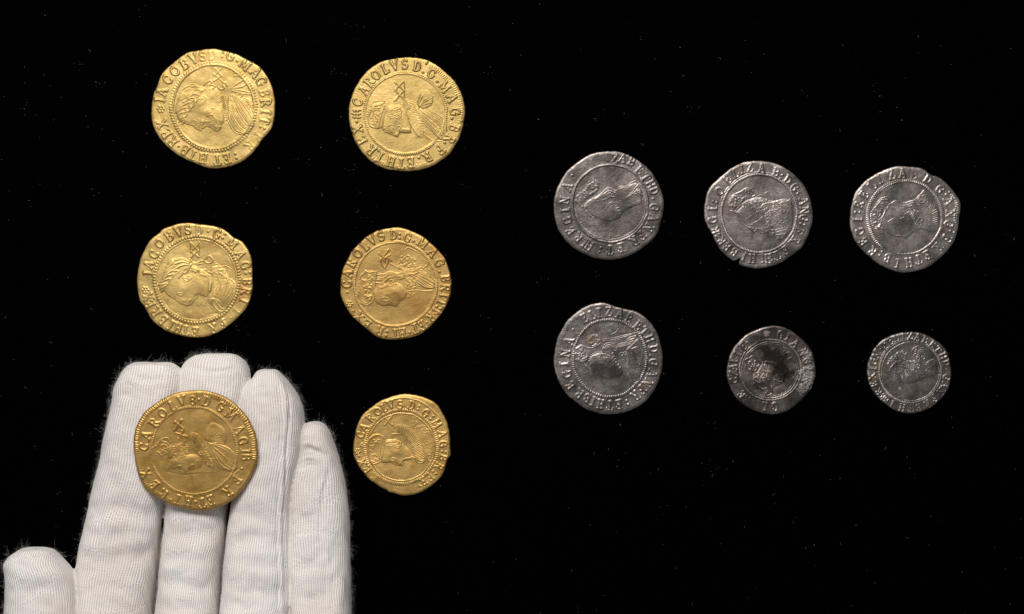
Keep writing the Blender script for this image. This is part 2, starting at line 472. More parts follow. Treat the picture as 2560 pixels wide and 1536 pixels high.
GOLD2 = coin_mat('warm_gold', (.50, .325, .108), (.62, .41, .145), .47, .57, 1.0, .3)
SILVER = coin_mat('tarnished_silver', (.135, .118, .110), (.325, .29, .27), .33, .46, .94, .32)

# ------------------------------------------------------------------ the black cloth and its dust
def link(name, me, mat, parent=None):
    ob = bpy.data.objects.new(name, me); SC.collection.objects.link(ob)
    if mat: me.materials.append(mat)
    if parent: ob.parent = parent
    return ob
m, nt, b = nodes_of('black_velvet')
tc = nt.nodes.new('ShaderNodeTexCoord')
n1 = noise(nt, 900, 3, .6, tc.outputs['Object'])
r = ramp(nt, n1.outputs['Fac'], .3, (.0004, .0003, .0004, 1), .75, (.0011, .0009, .0010, 1))
nt.links.new(r.outputs['Color'], b.inputs['Base Color'])
b.inputs['Roughness'].default_value = 1.0
b.inputs['Specular IOR Level'].default_value = 0.0
bp = nt.nodes.new('ShaderNodeBump'); bp.inputs['Strength'].default_value = .4; bp.inputs['Distance'].default_value = .0002
nt.links.new(n1.outputs['Fac'], bp.inputs['Height']); nt.links.new(bp.outputs['Normal'], b.inputs['Normal'])
VELVET = m
xs = np.linspace(-.40, .40, 121); ys = np.linspace(-.30, .30, 91)
gx, gy = np.meshgrid(xs, ys, indexing='ij')
gz = -.0003 + .00025*fbm(gx*30+4, gy*30+9, 5, 3)
vv = np.stack([gx, gy, np.minimum(gz, -.00002)], 2).reshape(-1, 3)
ff = [(i*91+j, (i+1)*91+j, (i+1)*91+j+1, i*91+j+1) for i in range(120) for j in range(90)]
me = bpy.data.meshes.new('tabletop_cloth'); me.from_pydata(vv.tolist(), [], ff)
me.polygons.foreach_set('use_smooth', np.ones(len(me.polygons), bool))
cloth = link('tabletop_cloth', me, VELVET); cloth['kind'] = 'structure'
cloth['label'] = 'matt black cloth under the coins, flecked with lint'

def fibres(paths, radii, sides=3):
    """thin tubes along the given point lists"""
    V = []; F = []
    for P, r in zip(paths, radii):
        P = np.asarray(P); n = len(P); b0 = len(V)
        for i in range(n):
            d = P[min(i+1, n-1)]-P[max(i-1, 0)]; d = d/(np.linalg.norm(d)+1e-12)
            a = np.cross(d, [0.31, .22, .92]); a /= np.linalg.norm(a)+1e-12
            c = np.cross(d, a)
            rr = r*(1 if i < n-1 else .35)
            for k in range(sides):
                t = 2*math.pi*k/sides
                V.append(P[i]+rr*(a*math.cos(t)+c*math.sin(t)))
        for i in range(n-1):
            for k in range(sides):
                k2 = (k+1) % sides
                F.append((b0+i*sides+k, b0+i*sides+k2, b0+(i+1)*sides+k2, b0+(i+1)*sides+k))
    return V, F
m, nt, b = nodes_of('dust_fibre')
b.inputs['Base Color'].default_value = (.24, .23, .25, 1); b.inputs['Roughness'].default_value = .9
DUST = m
paths = []; radii = []
def speck(px, py, big=1.0):
    x = (px-1280)*K; y = (768-py)*K
    k = rng.rand()
    if k < .76:                                   # grain
        a = rng.uniform(0, 6.28); L = rng.uniform(.08, .22)*1e-3*big
        paths.append([[x, y, .00008], [x+L*math.cos(a), y+L*math.sin(a), .00012]]); radii.append((.022+.06*rng.rand()**2)*1e-3*big)
    else:                                         # curled fibre
        a = rng.uniform(0, 6.28); cur = rng.uniform(-1.1, 1.1); L = rng.uniform(.3, 1.3)*1e-3*big; n = 6
        P = []; cx_, cy_ = x, y
        for i in range(n):
            P.append([cx_, cy_, .00006+.0001*rng.rand()]); cx_ += L/n*math.cos(a); cy_ += L/n*math.sin(a); a += cur*.55+rng.uniform(-.3, .3)
        paths.append(P); radii.append(rng.uniform(.008, .022)*1e-3*big)
for _ in range(380):
    speck(rng.uniform(-60, 2620), rng.uniform(-60, 1600))
for _ in range(50):                                # clusters
    cx_, cy_ = rng.uniform(0, 2560), rng.uniform(0, 1536)
    for k in range(rng.randint(3, 8)): speck(cx_+rng.normal(0, 14), cy_+rng.normal(0, 8), .8)
for (px, py, g) in pp('1347,299,1.7 838,47,1.4 716,108,1.5 853,292,1.4 900,480,1.2 235,490,1.5 1604,99,1.3 62,168,1.2 247,482,1.4 2100,330,1.2 1800,150,1.3 1660,935,1.3 1705,800,1.2 2440,640,1.3 2200,240,1.3 1100,1215,1.3 1130,1330,1.2 1960,1195,1.2 180,1090,1.3 120,700,1.2 1290,1400,1.2 2050,1140,1.2 640,470,1.2 690,600,1.2'):
    speck(px, py, g)
V, F = fibres(paths, radii)
me = bpy.data.meshes.new('lint'); me.from_pydata([tuple(v) for v in V], [], F)
lint = link('lint', me, DUST); lint['kind'] = 'stuff'; lint['label'] = 'pale lint and dust specks scattered over the black cloth'; lint['category'] = 'lint'

# ------------------------------------------------------------------ gold coins
GG = 'gold coins on the left side of the cloth'
GS = 'silver coins on the right side of the cloth'

# 1: laurel head, two stacked crosses of the numeral at its nape, weakly struck on the right
c = Coin(360, 100, 4.366, '740,102 860,122 1000,160 1120,215 1220,270 1300,340 1370,450 1410,560 1432,690 1430,800 1410,900 1385,980 1320,1060 1250,1150 1180,1240 1100,1310 1000,1360 880,1390 760,1398 690,1392 600,1360 480,1310 350,1235 250,1150 170,1060 110,940 88,820 100,690 120,580 165,470 200,390 280,300 370,220 480,150 600,122',
         (765, 735, 468, 482), 100, 1.0, 11)
c.wear((760, 250, 240, .55), (1260, 1120, 150, .8), (1290, 560, 110, .5), (1250, 800, 150, .35), (720, 160, 100, .45))
c.beadring(96, 34, .26, 'bead', gaps=[(180, 330, .6), (20, 60, .4)])
c.beadring(90, 26, .22, 'line', .945, gaps=[(330, 30, .8)], name='inner_circle')
c.legend("*,190,760 I,180,660 A,200,575 C,265,440 O,345,345 B,450,270 V,545,205 S,645,180 D,750,175 :,865,165 G,950,175 .,1020,235 M,1110,275 A,1225,360 G,1285,455 B,1325,580 R,1340,690 I,1338,790 T,1325,885 :,1300,965 F,1250,1060 R,1165,1160 :,1010,1275 E,915,1300 T,810,1318 H,650,1297 I,540,1262 B,455,1205 .,385,1165 R,320,1115 E,258,1030 X,205,925", .30)
c.fill('portrait', .16, 34, '430,905 540,935 580,972 630,995 655,965 705,950 745,962 805,998 845,965 850,930 880,890 870,780 860,680 850,600 780,530 690,520 600,540 500,560 400,620 360,700 350,800 390,880', dome=.22)
c.st('portrait', 16, .16, '430,905 500,925 545,935 580,970 630,993', '650,968 700,948 745,960 805,998 848,962', '690,845 740,825 775,850 800,900', '745,750 775,752 760,765', '530,885 555,880 575,890', '640,930 680,900 730,900')
c.stipple('portrait', 12, .10, 46, '560,880 640,840 700,850 790,850 840,900 840,960 800,985 740,950 690,935 630,950', length=22)
c.bump(745, 610, 40, 45, .12); c.bump(660, 780, 70, 50, .07); c.bump(640, 900, 60, 26, .08)
c.st('wreath', 12, .16, '690,535 610,590 535,680 470,760 425,850 432,920')
for q in ('640,560 590,550 540,590', '600,600 545,600 490,640', '560,640 500,650 440,690', '520,690 470,700 410,740', '480,745 420,755 360,800', '455,790 400,810 370,860', '435,840 400,870 375,905', '610,600 600,650 560,690', '560,660 555,710 515,750', '510,710 510,760 470,800', '470,770 475,820 440,850', '440,850 450,890 420,920'):
    c.st('wreath', 24, .19, q)
c.lines('hair', 13, .15, 9, '650,520 560,495 480,505 405,565', '650,560 570,590 480,630 360,700', jit=5, cut=.15)
c.lines('hair', 13, .14, 4, '620,640 660,615 695,650 650,690', '600,660 640,650 670,670 620,720')
c.st('ribbon', 17, .2, '655,500 690,470 730,450 745,480 700,500', '700,520 745,500 780,515 760,540', '815,525 850,545 890,530 870,500', '870,470 905,475 915,510')
c.st('ribbon', 18, .18, '960,530 1040,470 1105,430 1122,485 1060,520 970,530', '960,545 1080,560 1205,590', '965,560 1080,590 1180,600')
c.st('value_mark', 17, .26, '780,315 862,402', '862,305 768,398', '768,380 868,462', '862,398 765,458', parent='value_mark')
c.st('value_mark', 11, .2, '770,305 800,330', '850,300 868,315', '760,460 785,450', parent='value_mark')
c.fill('drapery', .13, 30, '930,640 990,600 1100,680 1190,810 1200,940 1150,1020 1080,1045 1000,1000 930,900')
c.lines('drapery', 13, .2, 15, '925,640 915,760 920,880 990,1000 1080,1042 1165,1000', '985,605 1100,700 1180,820 1200,940', cut=.1)
c.ticks('collar', 15, .17, 15, '850,600 880,700 905,800 905,900', 32, .5)
c.dots('collar', 17, .17, 13, '890,620 920,720 935,820 925,890')
c.stipple('drapery', 14, .13, 30, '1000,600 1060,590 1160,660 1220,760 1220,860 1190,760 1110,670', length=14)
c.st('drapery', 15, .16, '985,370 1010,360 1050,380', '990,400 1020,390 1060,410')
c.stain(640, 160, 90, (.86, .66, .55), .4); c.stain(1190, 1120, 60, (.8, .85, .55), .5); c.stain(260, 430, 60, (.9, .75, .7), .3)
c.tint((.78, .66, .5), .5, 120)
c.tone *= 0.93                       # metal colour dimmed to offset the lamp's stronger light up here
c.build('gold_coin', GOLD, 'top left gold coin with a laurel-wreathed bearded head and draped shoulder', GG, wave=.16)

# 2: crowned ruffed head, well centred
c = Coin(850, 120, 4.497, '810,112 900,125 1000,155 1100,215 1200,295 1290,390 1350,490 1385,580 1403,690 1395,790 1380,890 1340,1010 1290,1100 1230,1190 1140,1265 1040,1325 920,1365 780,1385 640,1380 520,1360 400,1305 310,1235 225,1140 160,1020 125,900 105,770 105,670 125,580 155,500 190,430 240,350 310,270 400,200 490,155 600,130 700,115',
         (738, 742, 466, 462), 100, 1.0, 12)
c.beadring(128, 24, .24, 'bead', gaps=[(225, 290, .5), (10, 45, .6)])
c.beadring(90, 15, .16, 'line', .965, name='inner_circle')
c.rimticks(-62, 12, 34, 34, 14, .2); c.rimticks(70, 125, 26, 30, 14, .2); c.rimticks(-160, -100, 22, 22, 12, .12)
c.legend("C,200,615 A,268,480 R,328,385 O,405,310 L,510,238 V,615,195 S,730,190 D,870,212 ',965,200 .,935,275 G,1035,290 .,1095,380 M,1180,440 A,1262,570 G,1300,720 .,1262,795 ',1335,825 B,1285,905 R,1235,1030 .,1180,1070 F,1130,1145 R,985,1235 .,890,1240 E,800,1295 T,690,1308 H,575,1285 I,455,1230 .,440,1160 ',405,1250 R,352,1155 E,250,1050 X,200,920 .,190,835 #,190,745", .34)
c.fill('portrait', .17, 30, '540,660 620,640 700,660 760,760 790,870 800,950 740,960 690,955 650,1000 590,975 510,950 470,900 500,760', dome=.22)
c.st('portrait', 15, .17, '500,945 560,968 610,985 650,1000 660,970', '660,880 690,900 665,930 690,950', '690,955 740,950 800,955', '700,915 760,925 800,940')
c.lines('portrait', 11, .1, 5, '690,920 750,930 800,945', '690,960 750,960 800,960')
c.bump(620, 800, 60, 60, .08); c.bump(640, 985, 22, 22, .08)
c.st('portrait', 11, .14, '560,915 585,900 610,915', '565,925 590,925', '545,890 570,872 610,880'); c.lines('portrait', 10, .12, 5, '690,905 740,915 800,935', '700,955 750,950 800,952', jit=2)
c.lines('hair', 13, .16, 7, '530,690 580,700 610,690 660,660', '525,790 590,800 650,790 690,740', jit=6, cut=.15)
c.st('hair', 15, .17, '640,690 680,700 690,740 650,760', '650,760 690,770 670,800')
c.fill('crown', .1, 24, '345,690 370,640 420,620 490,610 540,660 500,760 470,900 380,910 340,890 305,800')
c.st('crown', 16, .2, '545,660 505,760 475,900', '500,650 462,760 430,905', '325,700 360,700 400,655 450,645 495,620', '340,890 320,820 335,740 380,690 450,680', '380,905 340,890')
c.dots('crown', 18, .22, 10, '355,660 375,620 430,603 500,600'); c.dots('crown', 16, .2, 9, '330,700 303,760 303,830 335,890')
c.st('crown', 13, .18, '360,860 400,850 420,800 400,770', '370,720 400,700 440,700 460,720', '345,800 370,760 375,720', '480,640 500,690', '410,640 420,680', '400,740 450,770', '445,735 405,775', '385,820 430,830', '400,850 410,880', '350,780 380,800', '470,700 490,720')
c.fill('ruff', .07, 26, '705,600 765,590 850,700 930,850 945,985 880,1010 800,890 740,760')
c.ticks('ruff', 13, .14, 26, '715,600 760,700 815,800 870,920 900,1000', 70, .35, lend=95)
c.ticks('ruff', 12, .12, 20, '765,600 840,700 900,820 945,960', 60, -.3)
c.st('ruff', 13, .15, '790,850 840,920 890,1000', '810,890 860,960 900,1005', '780,830 800,880')
c.st('value_mark', 20, .28, '625,395 722,478', '720,382 618,476', '620,478 724,585', '724,482 618,592', parent='value_mark')
c.st('value_mark', 13, .22, '727,395 728,590', '610,490 640,470', '612,385 640,395', '605,600 640,590', parent='value_mark')
c.fill('sash_knot', .13, 24, '880,655 872,590 920,490 980,488 1045,550 1035,640 950,690 890,680')
c.lines('sash_knot', 17, .2, 5, '888,655 885,590 905,520', '892,665 960,640 1035,620')
c.st('sash_knot', 15, .1, '872,590 900,540 925,490 980,490 1045,548', '870,660 890,690 915,690')
c.fill('drapery', .12, 30, '835,670 910,690 1060,740 1180,830 1205,950 1140,1040 1040,940 930,810')
c.lines('drapery', 14, .2, 11, '840,680 910,800 1030,930 1135,1035', '915,690 1060,735 1180,820 1205,940', cut=.12)
c.lines('drapery', 10, .08, 6, '1040,600 1110,680 1160,760', '1060,570 1140,680 1190,780', cut=.3)
c.stipple('drapery', 12, .12, 22, '1040,890 1130,900 1150,950 1090,940', length=12)
c.st('drapery', 14, .16, '975,1000 1060,1050 1140,1050', '960,985 1000,1040')
c.tint((.82, .7, .5), .45, 110, .05)
c.tone *= 0.88                       # metal colour dimmed to offset the lamp's stronger light up here
c.build('gold_coin', GOLD, 'bright gold coin with a centred crowned head, right of the top left one', GG, wave=.07)

# 3: laurel head with large beads, crimped edge
c = Coin(320, 540, 4.497, '670,82 790,95 900,110 1000,130 1110,180 1190,245 1290,300 1350,380 1385,470 1400,590 1400,690 1405,800 1385,900 1340,1020 1260,1120 1170,1200 1060,1280 950,1330 830,1362 700,1358 570,1335 450,1290 330,1220 250,1130 200,1030 140,940 118,830 110,700 125,580 150,480 195,380 260,280 360,200 410,150 520,110 600,90',
         (782, 722, 478, 488), 98, 1.0, 13)
c.wear((1230, 1090, 170, .75), (330, 1130, 110, .35), (780, 1290, 200, .3), (860, 130, 120, .3))
c.beadring(92, 38, .32, 'bead', gaps=[(195, 235, .4)])
c.beadring(90, 14, .13, 'line', .94, name='inner_circle')
c.legend("*,205,835 I,232,645 A,242,550 C,295,432 O,365,312 B,470,228 V,575,175 S,680,155 D,805,160 .,910,175 G,1010,200 :,1085,228 M,1180,310 A,1270,435 G,1325,555 :,1355,640 B,1345,740 R,1330,850 I,1310,960 T,1240,1080 .,1160,1150 F,1080,1220 R,960,1270 E,760,1310 T,650,1290 H,565,1265 I,490,1235 B,400,1170 R,320,1085 E,250,1000 X,235,915", .32)
c.fill('portrait', .15, 34, '420,850 470,900 540,935 590,980 640,1000 680,1005 720,985 760,940 785,880 850,900 900,900 950,800 930,680 830,600 740,540 640,480 500,490 440,570 390,700 350,770 380,860', dome=.24)
c.st('portrait', 16, .17, '425,850 480,900 545,940 590,978 640,995 680,1005', '680,1000 720,990 755,945 790,905 785,870', '575,885 598,897 622,888', '560,870 590,868 620,872', '690,955 720,940')
c.stipple('hair', 22, .16, 22, '690,570 830,590 940,650 930,700 800,680 740,640', length=24)
c.st('drapery', 13, .13, '1045,640 1120,690 1190,740 1215,830', '960,560 1000,545 1040,570', '1130,720 1170,790 1180,880', '1100,560 1170,600')
c.bump(610, 820, 80, 55, .08); c.bump(740, 680, 70, 50, .08); c.bump(640, 950, 40, 24, .07)
for q in ('700,520 620,480 540,500', '690,540 620,520 540,540', '690,555 610,560 540,600', '560,620 500,620 450,660', '520,660 460,670 410,710', '480,710 430,720 380,750', '440,760 400,770 350,775', '430,790 390,810 355,830', '420,800 400,840 380,865', '720,545 690,600 650,650', '690,580 640,610 600,680', '630,640 600,670 580,700'):
    c.st('wreath', 27, .19, q)
c.st('wreath', 11, .15, '730,540 650,580 570,640 490,720 430,800')
c.lines('hair', 14, .14, 5, '640,690 690,680 720,700 690,730', '620,700 650,720 690,735 640,745')
c.lines('hair', 12, .13, 5, '520,500 480,530 440,570', '560,560 490,600 420,650', jit=3, cut=.2)
c.st('ribbon', 20, .22, '700,490 740,530 800,525 845,500', '860,490 920,450 960,495 940,530 890,530 855,500', '700,505 760,545 830,540', '760,600 800,610 790,570')
c.fill('drapery', .14, 34, '930,600 1050,580 1150,700 1200,820 1190,940 1150,1010 1080,1090 990,1080 940,1000 900,930', dome=.12)
c.lines('drapery', 16, .18, 4, '945,935 945,1020 1000,1085 1085,1100', '960,930 1030,960 1080,1020 1150,1010')
c.st('drapery', 15, .16, '1020,580 1100,570', '1020,610 1100,610', '1040,640 1110,700 1180,720', '1050,650 1120,690')
c.lines('drapery', 12, .13, 7, '1040,640 1010,800 960,900', '1180,700 1200,820 1150,960', jit=6, cut=.2)
c.stipple('drapery', 12, .1, 36, '940,620 1040,600 1130,720 1100,800 1000,720', length=20)
c.ticks('collar', 11, .14, 12, '930,740 925,860', 22, .2); c.ticks('collar', 11, .11, 15, '975,690 990,800 975,900', 24, -.2); c.ticks('collar', 11, .14, 12, '1015,740 1015,880', 22, .3)
c.ticks('collar', 12, .15, 8, '880,890 885,950 850,1010', 22)
c.stipple('portrait', 10, .1, 18, '1060,390 1110,420 1210,640 1160,640', length=8)
c.st('value_mark', 17, .28, '708,300 800,392', '802,312 712,405', '712,395 805,468', '802,388 712,468', parent='value_mark')
c.st('value_mark', 14, .22, '707,298 712,415', '804,298 806,445', parent='value_mark')
c.st('portrait', 9, -.13, '790,1172 860,1135 930,1108 1015,1085', '540,1105 580,1075')
c.stain(1320, 850, 95, (.85, .62, .6), .55); c.stain(480, 240, 80, (.86, .7, .66), .45); c.stain(1230, 950, 60, (.75, .55, .5), .5)
c.stain(760, 360, 90, (1, .95, .6), .4); c.tint((.8, .66, .54), .5, 110)
c.tone *= 1.05                       # metal colour raised a little to offset the lamp's falloff
c.build('gold_coin', GOLD, 'gold coin above the gloved fingertips, laurel-wreathed head inside a ring of large beads', GG, wave=.2)

# 4: crowned head with long wavy hair and a lace collar
c = Coin(830, 550, 4.6375, '750,92 850,110 960,150 1060,200 1150,280 1220,350 1300,440 1340,540 1370,640 1380,740 1370,850 1350,930 1300,1030 1240,1120 1160,1210 1060,1300 960,1350 850,1375 720,1388 620,1382 510,1345 400,1260 320,1190 240,1110 180,1030 120,920 102,820 110,690 135,570 180,480 240,370 330,270 420,190 540,130 640,105',
         (736, 745, 480, 494), 98, .95, 14)
c.beadring(150, 24, .2, 'rope', gaps=[(215, 270, .75), (330, 350, .3)])
c.beadring(90, 13, .14, 'line', .975, gaps=[(100, 180, .5)], name='inner_circle')
c.wear((1290, 800, 90, .3), (1230, 1040, 90, .3), (430, 1240, 60, .3))
c.legend("C,175,745 A,182,625 R,225,500 O,300,390 L,385,310 V,465,235 S,570,190 D,715,175 :,785,190 G,880,205 .,950,248 M,1055,270 A,1170,378 G,1250,500 .,1245,605 B,1318,680 R,1318,790 I,1305,880 T,1275,960 :,1240,1020 F,1215,1075 R,1150,1130 .,1100,1190 E,1050,1225 T,970,1260 .,905,1308 H,815,1312 I,735,1322 :,635,1320 R,555,1295 E,405,1215 X,310,1128 .,250,1060 *,205,975 .,180,840", .32)
c.fill('portrait', .15, 30, '520,780 600,740 740,730 820,760 870,830 850,900 800,930 770,960 750,1005 690,990 600,1000 520,960 490,880', dome=.26)
c.st('portrait', 14, .15, '600,930 628,942 655,932', '585,905 620,900 660,910', '690,985 750,1003 772,960 800,935 850,905', '760,965 785,955')
c.stipple('portrait', 11, .12, 24, '800,930 850,890 960,860 900,900', length=18)
c.lines('hair', 13, .17, 8, '520,620 620,655 700,620 790,640 870,610 1000,590', '520,700 610,720 680,660 760,690 840,680 900,640', jit=9, cut=.2)
c.dots('portrait', 24, .2, 3, '690,700 715,725 740,745')
c.lines('hair', 17, .22, 7, '515,615 600,640 680,600 760,620 840,590 920,570 1040,555', '520,745 590,740 660,680 750,660 820,690 850,640 960,620 1020,590', jit=7, cut=.08)
c.lines('hair', 15, .18, 5, '530,760 600,770 660,740 740,745', '540,800 590,790 640,770 700,770', jit=5, cut=.1)
c.lines('hair', 14, .17, 4, '800,560 880,600 960,570 1050,590', '860,620 930,640 1000,610', jit=5)
c.bump(715, 710, 36, 36, .12); c.bump(700, 820, 90, 60, .08)
c.stipple('lace_collar', 15, .18, 80, '790,430 860,400 960,460 980,520 900,580 800,580 760,550', length=20)
c.stipple('lace_collar', 15, .18, 70, '860,680 960,640 1010,700 990,780 930,830 860,800', length=18)
c.fill('crown', .07, 24, '390,590 500,600 515,700 490,850 470,960 380,990 320,930 285,850 300,720 340,640')
c.st('crown', 14, .18, '380,590 430,610 520,600', '515,600 505,700 495,850 480,950', '330,660 380,620', '290,850 330,940 400,995 460,960', '285,880 310,945 375,998', '310,830 340,920 400,975', '320,690 350,630 400,590')
c.stipple('crown', 20, .2, 34, '370,680 430,640 470,680 460,800 450,930 400,900 360,830 390,760', length=26)
c.st('armour', 13, .15, '990,640 1100,680 1190,740', '1000,670 1100,720 1190,780', '1000,610 1110,650 1200,700', '980,720 1080,780 1180,800')
c.lines('armour', 14, .15, 6, '990,690 1080,760 1180,800', '1020,600 1120,640 1200,720', cut=.1)
c.st('armour', 14, .16, '870,830 980,820 1080,830 1170,820', '860,840 960,860', '1060,560 1110,520 1110,480')
c.fill('armour', .1, 25, '970,700 1060,600 1190,700 1185,800 1060,790')
c.st('value_mark', 17, .26, '545,380 600,440 680,405', '660,345 600,430 560,455', '560,460 605,556 665,460', '590,470 640,440 690,480', '600,440 620,490', parent='value_mark')
c.st('value_mark', 14, .2, '540,400 560,370', '640,355 670,360', parent='value_mark')
c.st('sceptre', 18, .16, '690,510 730,540 770,570', parent='portrait')
c.st('flan', 13, .12, '845,360 880,320 960,355 1050,400', parent='flan')
c.stain(1290, 380, 80, (.82, .62, .62), .5); c.stain(980, 1000, 200, (.86, .68, .56), .45); c.stain(620, 460, 60, (.75, .6, .5), .45); c.stain(1320, 900, 70, (.9, .75, .72), .5); c.stain(760, 340, 60, (.9, .72, .72), .4); c.stain(240, 1020, 70, (.85, .66, .62), .4)
c.tint((.8, .66, .54), .5, 120)
c.tone *= 0.86                       # metal colour dimmed to even out the lamp's falloff over the gold
c.build('gold_coin', GOLD2, 'pinkish toned gold coin showing long wavy hair under a crown and a lace collar', GG, wave=.12)

# 6: smaller, crowned head with a big pleated ruff and a single cross
c = Coin(870, 970, 5.3, '780,85 900,100 1010,130 1120,180 1200,250 1250,340 1300,430 1330,540 1345,650 1350,760 1355,880 1310,960 1280,1060 1240,1160 1170,1240 1080,1310 980,1370 900,1400 800,1418 700,1415 620,1390 540,1370 530,1352 440,1310 370,1260 280,1200 210,1120 160,1050 110,960 80,860 80,760 95,660 110,560 150,450 210,350 300,270 430,180 560,130 680,95',
         (708, 782, 482, 488), 100, .9, 16, NT=560, NR=92)
c.wear((360, 1190, 110, .75), (800, 1350, 170, .9), (560, 1300, 120, .9))
c.beadring(112, 46, .26, 'tick', gaps=[(120, 160, .6)])
c.beadring(90, 16, .2, 'line', .92, name='inner_circle')
c.legend("C,165,620 A,215,525 R,300,395 O,395,312 V,570,220 L,478,262 S,690,222 D,845,228 :,935,260 G,1030,330 :,1115,390 M,1175,470 A,1255,605 G,1265,740 :,1275,845 B,1262,920 R,1210,1035 :,1150,1120 F,1090,1175 R,1000,1235 .,945,1300 E,840,1300 .,150,905 X,190,990 E,260,1080 R,340,1190 *,130,840 *,190,755,.7", .30)
c.dots('edge_beading', 24, .22, 74, '450,190 540,165 640,145 760,130 880,150 1000,200 1120,290 1220,400 1280,500 1320,620 1335,760 1322,880 1290,990', parent='edge_beading')
c.fill('portrait', .17, 34, '510,690 600,680 700,720 800,800 860,880 900,930 820,950 740,965 725,1020 640,1010 590,990 500,990 440,970 470,800', dome=.2)
c.st('portrait', 15, .2, '580,985 630,1012 690,1022 725,1022 735,985 715,965', '740,960 800,945 900,928', '740,945 820,925 880,905')
c.st('portrait', 12, .16, '555,950 585,925 630,935', '560,955 600,965 630,945', '590,942 600,944')
c.bump(640, 830, 90, 60, .07); c.bump(690, 1000, 26, 16, .07)
c.lines('hair', 15, .17, 7, '500,720 560,700 640,680 690,700', '500,770 570,760 620,780 680,790', jit=6, cut=.15)
c.st('hair', 15, .18, '640,700 700,720 700,760 650,760', '600,750 650,790 690,780')
c.fill('crown', .12, 28, '230,770 260,680 340,620 420,610 510,690 470,800 440,970 320,1010 260,900')
c.st('crown', 20, .24, '230,770 250,740 275,690 350,632 430,618')
c.ticks('crown', 9, .1, 18, '232,765 275,690 350,632 430,618', 34, .4)
c.st('crown', 16, .2, '425,620 470,650 510,690', '510,690 475,800 445,975', '465,650 440,760 410,970', '445,975 370,1000 320,1012', '320,1010 270,930 240,850', '280,880 300,950 350,980')
c.st('crown', 14, .2, '340,690 380,700 420,680', '350,720 400,720 420,740', '385,680 395,730', '290,820 340,850 380,900', '330,790 340,860', '320,880 370,880', '300,780 350,760', '360,930 390,950')
c.dots('crown', 14, .18, 12, '480,670 455,780 425,960')
c.fill('ruff', .05, 24, '605,520 640,480 780,490 920,620 1010,760 1040,900 1000,990 920,990 890,930 880,820 800,700 690,600')
c.ticks('ruff', 15, .14, 26, '640,550 740,570 830,640 900,740 940,850 960,960', 110, .15, bow=5)
c.stipple('ruff', 12, .15, 30, '800,380 880,370 1050,500 1060,590 960,540 840,460', length=22)
c.st('ruff', 16, .18, '890,920 920,985 980,995 1020,960', '900,900 940,960 1000,960', '600,610 700,610')
c.stipple('drapery', 11, .1, 46, '1000,680 1110,700 1150,800 1140,950 1050,960 1040,820', length=14)
c.st('drapery', 13, .15, '1040,830 1050,930 1080,960 1140,960', '1060,890 1100,880 1110,930')
c.st('value_mark', 20, .27, '492,385 592,488', '585,370 492,492', '540,410 585,380', parent='value_mark')
c.st('value_mark', 13, .22, '485,400 500,378', '572,368 590,385', '578,490 600,478', '485,490 510,480', parent='value_mark')
c.st('flan', 14, .16, '420,1260 540,1300 700,1325 850,1325 1000,1290', '540,1370 545,1350', parent='flan')
c.tint((.82, .68, .52), .5, 110); c.stain(300, 1180, 90, (.95, .95, .55), .4); c.stain(1180, 250, 70, (.85, .65, .5), .4)
c.tone *= 1.06                       # metal colour raised to offset the lamp's falloff down here
c.build('gold_coin', GOLD2, 'smallest gold coin, right of the gloved little finger, with a crowned head and pleated ruff', GG, wave=.12)

# ------------------------------------------------------------------ the gloved hand
HX, HY, HZ = 0.0, 860.0, 2.1956        # origin and zoom of the drawing the glove was measured in
mm = 1e-3
def to_world(px, py, z):
    """layout drawing (seen from straight above) to metres at height z"""
    f = 1 - z/H_CAM
    return np.array([((HX+px/HZ)-1280)*K*f, (768-(HY+py/HZ))*K*f, z])
